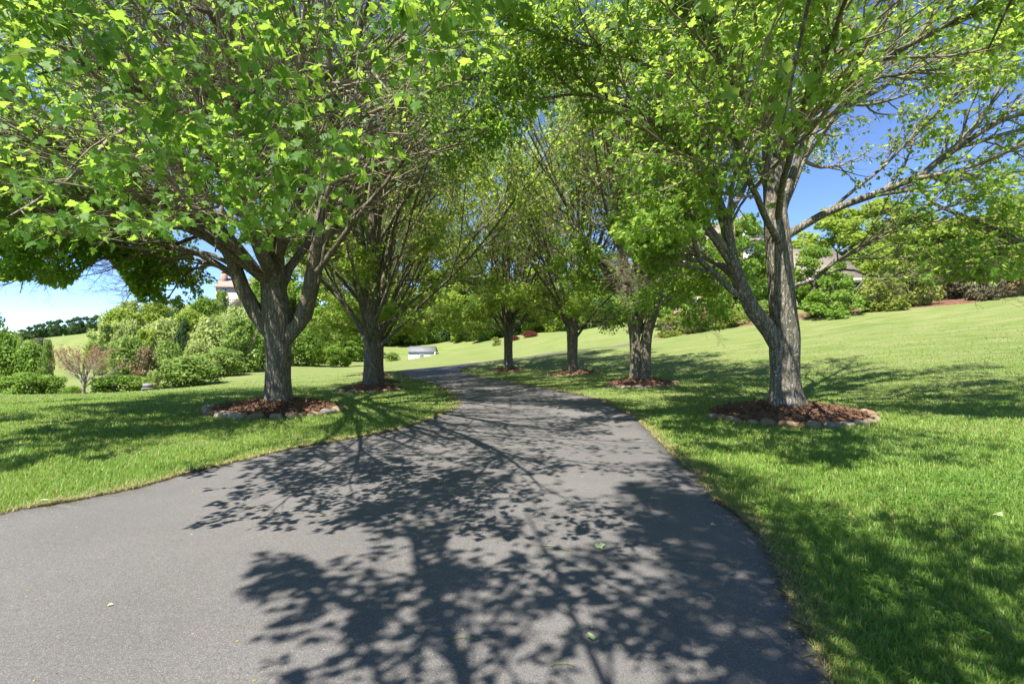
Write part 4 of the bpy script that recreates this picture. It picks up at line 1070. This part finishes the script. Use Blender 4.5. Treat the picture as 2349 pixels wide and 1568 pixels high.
# -- right bed on the hillside
for kind, u0, u1, v0, v1, Y, leaf, label in [
    ('cone', 1838, 1990, 620, 748, 35, 'shrub_bright', 'wide yellow-green juniper right behind the nearest right maple trunk'),
    ('loose', 1965, 2085, 630, 730, 34.6, 'shrub_olive', 'sparse olive shrub right of the wide juniper on the hillside'),
    ('loose', 2045, 2160, 590, 712, 35, 'shrub_olive', 'tall olive shrub in the middle of the hillside bed'),
    ('loose', 2135, 2235, 610, 712, 37, 'shrub_brown', 'brown bare twiggy shrub above the red mulch on the hillside'),
    ('loose', 2215, 2300, 590, 700, 34.2, 'shrub_brown', 'dark brown bare shrub near the right end of the hillside bed'),
    ('loose', 2280, 2385, 580, 690, 34, 'shrub_pink', 'tan dry shrub at the right edge of the hillside bed'),
    ('round', 2330, 2420, 560, 684, 37, 'shrub_bright', 'yellow-green shrub cut by the right edge of the photo'),
    ('loose', 1500, 1580, 722, 776, 42, 'shrub_olive', 'olive shrub just right of the second right maple trunk'),
    ('loose', 1560, 1650, 715, 770, 41, 'shrub_pink', 'reddish shrub below the brick wall of the right house'),
    ('loose', 1630, 1720, 712, 764, 40, 'shrub_olive', 'yellowish shrub below the white house, left of the nearest right maple'),
    ('round', 1700, 1790, 690, 758, 41, 'shrub_mid', 'green shrub below the white house, beside the nearest right maple trunk'),
    ('round', 1940, 2060, 560, 690, 58, 'wood_bright', 'bright yellow-green bush behind the right end of the house wing'),
]:
    shrub(kind, u0, u1, v0, v1, Y, leaf, label, None, 'shrub', .8, 'shrub', .25)
for u, vt, Y, lf, w, lab in [(1702, 488, 44, 'wood_leaf', 130, 'tall leafy tree hiding the gable of the right house'), (1540, 590, 47, 'wood_leaf', 90, 'small leafy tree at the left corner of the right house'), (1655, 545, 45.5, 'wood_leaf', 100, 'leafy small tree in front of the white house wall'),
        (1735, 575, 45, 'wood_bright', 80, 'bright small tree hiding the house wall beside the right maple trunk'), (1868, 560, 44, 'wood_leaf', 110, 'green small tree in front of the house wing roof'), (2060, 520, 46, 'wood_bright', 110, 'bright small tree right of the house wing')]:
    wood_tree(u, vt, Y, lf, lab, w * 1.15, 1, None, None, 'small_tree')
for k, (u, vt, Y, lf, w) in enumerate([(1925, 470, 66, 'wood_bright', 150), (2010, 455, 64, 'wood_bright', 150), (2090, 480, 62, 'wood_leaf', 150), (2165, 500, 60, 'shrub_olive', 140), (2240, 490, 58, 'wood_bright', 150), (2310, 455, 56, 'wood_bright', 150), (2390, 430, 54, 'wood_bright', 160),
        (2130, 560, 50, 'shrub_olive', 120), (2260, 560, 47, 'shrub_olive', 120)]):
    wood_tree(u, vt, Y, lf, '%s tree on the right hilltop, %s in line behind the hillside bed' % ({'wood_bright': 'bright yellow-green', 'wood_leaf': 'green', 'shrub_olive': 'olive'}[lf], ORD[k]), w * 1.2, 1, 'trees on the right hilltop')
def bed_strip():
    A = np.array([P(u, 0, Y)[:2] for u, Y in [(1500, 43.2), (1600, 41.5), (1700, 39.2), (1850, 36.4), (2000, 35.4), (2120, 34.3), (2240, 33.9), (2349, 34.2), (2480, 34.3)]])
    B = A + (A / np.linalg.norm(A, axis=1)[:, None]) * np.array([1.2, 1.5, 2, 4, 6, 7, 7, 7, 7])[:, None]
    o = strip('mulch_slope', spline(A, 60), spline(B, 60), .05, 12, M['mulch_red'], True); tag(o, kind='structure')
bed_strip()

# ------------------------------------------------------------------ buildings
def window(parent, x, y, z, w, h, glass='glass', face=-1, bars=(1, 1)):
    t = .07
    m = MB(); d0, d1 = sorted((y, y + face * .06))
    m.box(x - w/2, x + w/2, d0, d1, z, z + t); m.box(x - w/2, x + w/2, d0, d1, z + h - t, z + h)
    m.box(x - w/2, x - w/2 + t, d0, d1, z + t, z + h - t); m.box(x + w/2 - t, x + w/2, d0, d1, z + t, z + h - t)
    b0, b1 = sorted((y + face * .025, y + face * .05))
    for i in range(1, bars[0] + 1):
        q = x - w/2 + t + (w - 2*t) * i / (bars[0] + 1); m.box(q - .018, q + .018, b0, b1, z + t, z + h - t)
    for i in range(1, bars[1] + 1):
        q = z + t + (h - 2*t) * i / (bars[1] + 1); m.box(x - w/2 + t, x + w/2 - t, b0 - .003, b1 + .003, q - .018, q + .018)
    f = m.build('window', M['white_paint'], parent)
    g = MB(); g0, g1 = sorted((y + face * .005, y + face * .02)); g.box(x - w/2 + t, x + w/2 - t, g0, g1, z + t, z + h - t); g.build('pane', M[glass], f)
    return f

# white shed
sq = P(966, 824, 85.0); sz = zt(sq[0], sq[1])
shed = empty('shed', (sq[0], sq[1], sz), R(-4)); tag(shed, 'small white shed with a grey roof on the far lawn beside the bend', 'shed')
top = EYE + (CY - 806.5) / FX * 85 - sz; pk = EYE + (CY - 794) / FX * 85 - sz
m = MB(); m.box(-2.1, 2.1, 0, 2.6, -1.6, top); m.build('wall', M['siding'], shed)
m = MB(); m.tri_prism((-2.1, 0, top), (-2.1, 2.6, top), (-2.1, 1.3, pk - .06), (4.2, 0, 0)); m.build('gable', M['siding'], shed)
m = MB()
for s in (0, 1):
    ya, yb = (-.22, 1.3) if s == 0 else (2.82, 1.3)
    m.hexa([(-2.25, ya, top - .08), (2.25, ya, top - .08), (2.25, yb, pk - .08), (-2.25, yb, pk - .08), (-2.25, ya, top), (2.25, ya, top), (2.25, yb, pk), (-2.25, yb, pk)])
m.build('roof', M['roof_grey'], shed)
m = MB(); m.box(-2.13, -1.98, -.03, -.002, -1.6, top - .1); m.box(1.98, 2.13, -.03, -.002, -1.6, top - .1); m.build('corner_trim', M['white_paint'], shed)
window(shed, .15, 0, top - 1.15, .75, .75, 'dark_glass')

# house on the left hilltop
hq = P(545, 712, 114.0); hz = zt(hq[0], hq[1]) - .3
hl = empty('house', (hq[0], hq[1], hz), R(14)); tag(hl, 'pale pinkish brick house with a chimney and outside stairs on the left hilltop', 'house')
Hh = EYE + (CY - 645) / FX * 114 - hz
m = MB(); m.box(-4.4, 4.6, 0, 8, -1, Hh - 1.2); m.build('wall', M['brick_pale'], hl)
m = MB(); m.tri_prism((-4.4, 0, Hh - 1.2), (-4.4, 8, Hh - 1.2), (-4.4, 4, Hh + .9), (9, 0, 0)); m.build('gable', M['brick_pale'], hl)
m = MB()
for ya, yb in ((-.4, 4), (8.4, 4)):
    m.hexa([(-4.7, ya, Hh - 1.45), (4.9, ya, Hh - 1.45), (4.9, yb, Hh + .85), (-4.7, yb, Hh + .85), (-4.7, ya, Hh - 1.25), (4.9, ya, Hh - 1.25), (4.9, yb, Hh + 1.05), (-4.7, yb, Hh + 1.05)])
m.build('roof', M['roof_brown'], hl)
m = MB(); m.box(-3.9, -2.9, 2.4, 3.4, Hh - 1, Hh + 2.2); m.box(-4.0, -2.8, 2.3, 3.5, Hh + 2.2, Hh + 2.4); m.build('chimney', M['brick'], hl)
for x, z in ((-2.6, Hh - 3.0), (1.0, Hh - 3.0), (-2.6, Hh - 5.6), (2.8, Hh - 3.0)): window(hl, x, 0, z, 1.0, 1.5)
m = MB(); m.box(-4.45, 4.65, -.06, -.003, Hh - 4.1, Hh - 3.8); m.build('band_course', M['white_paint'], hl)
m = MB()
for k in range(12):
    m.box(-1.6 + k * .3, -1.3 + k * .3, -1.6, -.4, .2 + k * .27, .32 + k * .27)
m.box(2.0, 4.6, -1.8, -.1, 3.3, 3.5)
for x in (2.1, 4.5): m.box(x, x + .12, -1.75, -1.63, -1, 3.3)
m.build('stairs', M['grey_wood'], hl)
m = MB()
for y in (-1.66, -.38):
    m.bar((-1.6, y, 1.25), (2.0, y, 4.5), .09); m.bar((-1.6, y, .8), (2.0, y, 4.05), .05)
    for k in range(9): m.bar((-1.55 + k * .44, y, .3 + k * .4), (-1.55 + k * .44, y, 1.28 + k * .4), .05)
m.bar((2.05, -1.75, 4.45), (4.6, -1.75, 4.45), .09)
for k in range(9): m.bar((2.1 + k * .3, -1.75, 3.5), (2.1 + k * .3, -1.75, 4.45), .05)
m.build('railing', M['white_paint'], hl)

# house on the right hillside
Yh = 50.0
def hx(u): return (u - CX) / FX * Yh
def hz_(v): return EYE + (CY - v) / FX * Yh
x0, x1, x2 = hx(1560), hx(1770), hx(1992)
hb = zt(hx(1700), Yh)
hr = empty('house', (x0, Yh, 0), 0.); tag(hr, 'white-sided house with brick basement and brown roof behind the nearest right maple', 'house')
W1 = x1 - x0; W2 = x2 - x0
zb, zbr, ze, zp = hb - 1.5, hz_(678), hz_(555), hz_(497)
m = MB(); m.box(0, W1, 0, 9, zb, zbr); m.build('basement', M['brick'], hr)
m = MB(); m.box(-.03, W1 + .03, -.03, 9.03, zbr, ze); m.build('wall', M['siding'], hr)
gx0, gx1 = hx(1640) - x0, W1
m = MB(); m.tri_prism((gx0, -.03, ze), (gx1, -.03, ze), ((gx0 + gx1) / 2, -.03, zp), (0, 6, 0)); m.build('gable', M['siding'], hr)
m = MB()
xm = (gx0 + gx1) / 2
m.hexa([(gx0 - .4, -.4, ze - .3), (xm, -.4, zp), (xm, 6, zp), (gx0 - .4, 6, ze - .3), (gx0 - .4, -.4, ze - .1), (xm, -.4, zp + .2), (xm, 6, zp + .2), (gx0 - .4, 6, ze - .1)])
m.hexa([(xm, -.4, zp), (gx1 + .4, -.4, ze - .3), (gx1 + .4, 6, ze - .3), (xm, 6, zp), (xm, -.4, zp + .2), (gx1 + .4, -.4, ze - .1), (gx1 + .4, 6, ze - .1), (xm, 6, zp + .2)])
m.hexa([(-.5, -.5, ze - .02), (W1 + .5, -.5, ze - .02), (W1 + .5, 4.5, zp + .3), (-.5, 4.5, zp + .3), (-.5, -.45, ze + .16), (W1 + .5, -.45, ze + .16), (W1 + .5, 4.5, zp + .5), (-.5, 4.5, zp + .5)])
m.build('roof', M['roof_brown'], hr)
for u, v0, v1, w in ((1592, 702, 688, .75), (1752, 665, 640, 1.1), (1745, 600, 572, 1.1), (1690, 600, 572, 1.1), (1690, 665, 640, 1.1), (1620, 662, 640, 1.1)):
    window(hr, hx(u) - x0, -.03 if v0 < 680 else 0, hz_(v0), w, (v0 - v1) / FX * Yh + .3)
zw, zwp = hz_(637), hz_(556)
m = MB(); m.box(W1 + .03, W2, 1.0, 8, zb, zw); m.build('wing_wall', M['siding'], hr)
m = MB(); m.hexa([(W1 + .04, .5, zw - .2), (W2 + .5, .5, zw - .2), (W2 - .6, 4.6, zwp), (W1 + .04, 4.6, zwp), (W1 + .04, .5, zw), (W2 + .5, .5, zw), (W2 - .6, 4.6, zwp + .2), (W1 + .04, 4.6, zwp + .2)])
m.build('wing_roof', M['roof_brown'], hr)
m = MB(); m.box(W1 + .05, W2 + .5, .42, .495, zw - .35, zw + .02); m.build('fascia', M['white_paint'], hr)
window(hr, hx(1976) - x0 + .1, 1.0, hz_(690), 1.3, 2.0)
m = MB(); m.box(W2 - .2, W2 + .03, .95, 1.2, zb, zw - .36); m.build('corner_trim', M['white_paint'], hr)

# dark board fence behind
f0 = P(1383, 748, 57.0); f1 = P(1424, 748, 58.0)
fn = empty('board_fence', (f0[0], f0[1], zt(f0[0], f0[1])), math.atan2(f1[1] - f0[1], f1[0] - f0[0])); tag(fn, 'dark grey board fence on the far lawn between the third and second right maples', 'fence')
for k in range(9):
    pass
m = MB()
for k in range(14): m.box(k * .15, k * .15 + .14, -.012, .012, -.3, 1.35 + k * .012)
m.build('boards', M['fence_dark'], fn)
for k in range(2):
    m = MB(); m.box(.0 + k * 2.0, .1 + k * 2.0, .02, .12, -.4, 1.45); m.build('post', M['fence_dark'], fn)

# ------------------------------------------------------------------ grass
def grass_blades(rng, x, y, h, w, bend):
    n = len(x); z = zts(x, y)
    a = rng.random(n) * 6.283; d = np.stack([np.cos(a), np.sin(a)], -1)
    b = (bend * (.3 + rng.random(n)))[:, None] * h[:, None]
    s = np.stack([-d[:, 1], d[:, 0]], -1) * w[:, None] / 2
    p = np.stack([x, y], -1)
    def row(f, zf, k): return np.concatenate([p + d * b * f + s * k, (z + h * zf)[:, None]], -1)
    V = np.stack([row(0, -.05, -1), row(0, -.05, 1), row(.3, .55, -.8), row(.3, .55, .8), row(1, .92, 0)], 1)
    off = (np.arange(n) * 5)[:, None]
    return V.reshape(-1, 3), [np.array([[0, 1, 3, 2]]) + off[:, :, None].reshape(-1, 1), np.array([[2, 3, 4]]) + off]
def make_grass():
    rng = np.random.default_rng(77)
    N = 1000000
    Y = 1.2 * (32 / 1.2) ** rng.random(N)
    X = (rng.random(N) * 2 - 1) * (1.22 * Y + 1.0)
    ok = ~in_poly(X, Y, road_poly) & (rng.random(N) > np.clip((Y - 7) / 25, 0, 1) ** .6)
    for bx, by, br in BEDS: ok &= (X - bx) ** 2 + (Y - by) ** 2 > br ** 2
    # leave room where the blades already stand thick
    dn = np.array([mnoise.noise(Vector((a * .9, b * .9, 0))) for a, b in zip(X[:0], Y[:0])])
    X, Y = X[ok], Y[ok]
    n = len(X)
    ph = np.sin(X * 2.3 + 1.7 * np.sin(Y * 1.9)) * np.cos(Y * 2.1 + 1.3 * np.sin(X * 1.7))
    h = (.042 + .014 * ph + .026 * rng.random(n)) * np.where(rng.random(n) < .05, 1.6, 1.0)
    h *= np.interp(Y, [1, 8, 24, 46], [1, .9, .7, .5])
    w = np.interp(Y, [1.2, 5, 24, 46], [.0032, .0065, .022, .04]) * (.7 + .6 * rng.random(n))
    V, Fs = grass_blades(rng, X, Y, h, w, .75)
    o = link('grass', mesh_np('grass', V, Fs), M['grass']); tag(o, kind='stuff')
    # dry, trodden blades along both edges of the drive
    xs = []; 
    for E, Nn in ((rl, nl), (rr, nr_)):
        k = np.where((E[:, 1] > .8) & (E[:, 1] < 31))[0]
        sel = rng.choice(k[:-1], 17000); f = rng.random((17000, 1))
        q = E[sel] * (1 - f) + E[sel + 1] * f + Nn[sel] * (rng.exponential(.075, (17000, 1)) - .035)
        xs.append(q)
    q = np.concatenate(xs); n = len(q)
    V, Fs = grass_blades(rng, q[:, 0], q[:, 1], .018 + .035 * rng.random(n), np.interp(q[:, 1], [1, 6, 30], [.0035, .008, .03]), 1.6)
    V[:, 2] += .012
    o = link('dry_grass', mesh_np('dry_grass', V, Fs), M['straw']); tag(o, kind='stuff')
    # clover and broad-leaved weeds in the near right lawn
    c = rng.random((60, 2)) * np.array([4.2, 4.5]) + np.array([1.7, 1.6]); ps = []
    for cx, cy in c:
        k = rng.integers(25, 70); ps.append(np.stack([cx + rng.normal(0, .16, k), cy + rng.normal(0, .16, k)], -1))
    q = np.concatenate(ps); q = q[~in_poly(q[:, 0], q[:, 1], road_poly)]; n = len(q)
    pos = np.concatenate([q, (zts(q[:, 0], q[:, 1]) + .045 + .035 * rng.random(n))[:, None]], -1)
    P3 = np.repeat(pos, 3, 0); a = np.repeat(rng.random(n) * 6.28, 3) + np.tile([0, 2.094, 4.189], n)
    V, Fs = leaves(rng, P3, np.stack([np.cos(a), np.sin(a), np.full(len(a), .1)], -1), .022, LEAF_LO, 1.0, .15)
    o = link('clover', mesh_np('clover', V, Fs), M['clover']); tag(o, kind='stuff')
make_grass()

# ------------------------------------------------------------------ crumbs of bark, seed and dry leaf on the drive
def litter():
    rng = np.random.default_rng(91); qs = []
    for E, Nn in ((rl, nl), (rr, nr_)):
        k = np.where((E[:, 1] > 1) & (E[:, 1] < 26))[0]; sel = rng.choice(k, 900)
        qs.append(E[sel] - Nn[sel] * rng.exponential(.10, (900, 1)) + rng.normal(0, .02, (900, 2)))
    x = rng.random(420) * 7 - 4.2; y = 2.2 * (16 / 2.2) ** rng.random(420); ok = in_poly(x, y, road_poly)
    qs.append(np.stack([x[ok], y[ok]], -1))
    q = np.concatenate(qs); n = len(q)
    lf = np.interp(q[:, 1], [6, 25], [.022, .038])
    pos = np.concatenate([q, (zts(q[:, 0], q[:, 1]) + lf)[:, None]], -1)
    a = rng.random(n) * 6.28
    V, Fs = leaves(rng, pos, np.stack([np.cos(a), np.sin(a), np.full(n, .12)], -1), .017, LEAF_LO, 1.0, .25)
    o = link('leaf_litter', mesh_np('leaf_litter', V, Fs), M['straw']); tag(o, kind='stuff')
litter()

# ------------------------------------------------------------------ fallen leaves and twigs on the drive
fl_me = []
for s in range(3):
    rg = np.random.default_rng(300 + s)
    V, Fs = leaves(rg, np.zeros((1, 3)), np.array([[1., 0, .15]]), 1.0, LEAF_HI, 1.0, .2)
    V[:, 2] += .15 * np.abs(V[:, 1]) * (1 + s) ; V[:, 2] -= V[:, 2].min()
    me = mesh_np('fallen_leaf', V, Fs); me.materials.append(M['fallen']); fl_me.append(me)
for k, (u, v, s, lab) in enumerate([
    (248, 1408, .055, 'pale fallen leaf alone on the sunlit drive at lower left'), (1359, 1482, .075, 'pale green fallen leaf on the shaded drive at bottom centre'),
    (1040, 1144, .075, 'whitish fallen leaf on the sunlit drive near the photo centre'), (1068, 1146, .05, 'tiny pale leaf just right of the whitish leaf on the drive'),
    (1368, 1268, .10, 'yellowish fallen leaf in the shade right of the seam in the drive'), (1730, 1168, .10, 'pale green leaf lying in the grass at the right edge of the drive'),
    (932, 1028, .10, 'yellow-green fallen leaf on the dappled drive below the second left maple'), (1630, 1214, .05, 'small whitish leaf on the drive close to its right edge'),
    (928, 1112, .05, 'small yellowish leaf on the sunlit drive left of centre'), (105, 1165, .13, 'pale curled leaf at the left edge of the drive'), (2285, 1196, .10, 'pale leaf in the lawn at the far right')]):
    q = hit(u, v); onroad = bool(in_poly(np.array([q[0]]), np.array([q[1]]), road_poly)[0])
    o = bpy.data.objects.new('fallen_leaf', fl_me[k % 3]); COL.objects.link(o)
    o.location = (q[0], q[1], q[2] + (.026 if onroad else .055)); o.scale = (s * .75, s * .75, s * .6); o.rotation_euler = (0, 0, k * 1.7); tag(o, lab, 'leaf', 'fallen leaves on and beside the drive')
for k, (u, v, L, lab) in enumerate([(1062, 1490, .16, 'thin pale twig on the shaded drive at bottom centre'), (1290, 1556, .12, 'curved pale twig at the bottom edge of the drive'), (1880, 1520, .2, 'straw-coloured twig lying across the right edge of the drive')]):
    q = hit(u, v); rg = np.random.default_rng(k)
    t = np.linspace(-.5, .5, 7); Q = np.stack([t * L, .12 * L * np.cos(t * 4) + rg.normal(0, .003, 7), np.full(7, .003)], -1)
    V, F = tubes(Q[None], np.full((1, 7), .0022), 5)
    o = link('twig', mesh_np('twig', V, [F], True), M['straw'], None, (q[0], q[1], q[2] + .028)); tag(o, lab, 'twig', 'twigs lying on the drive')
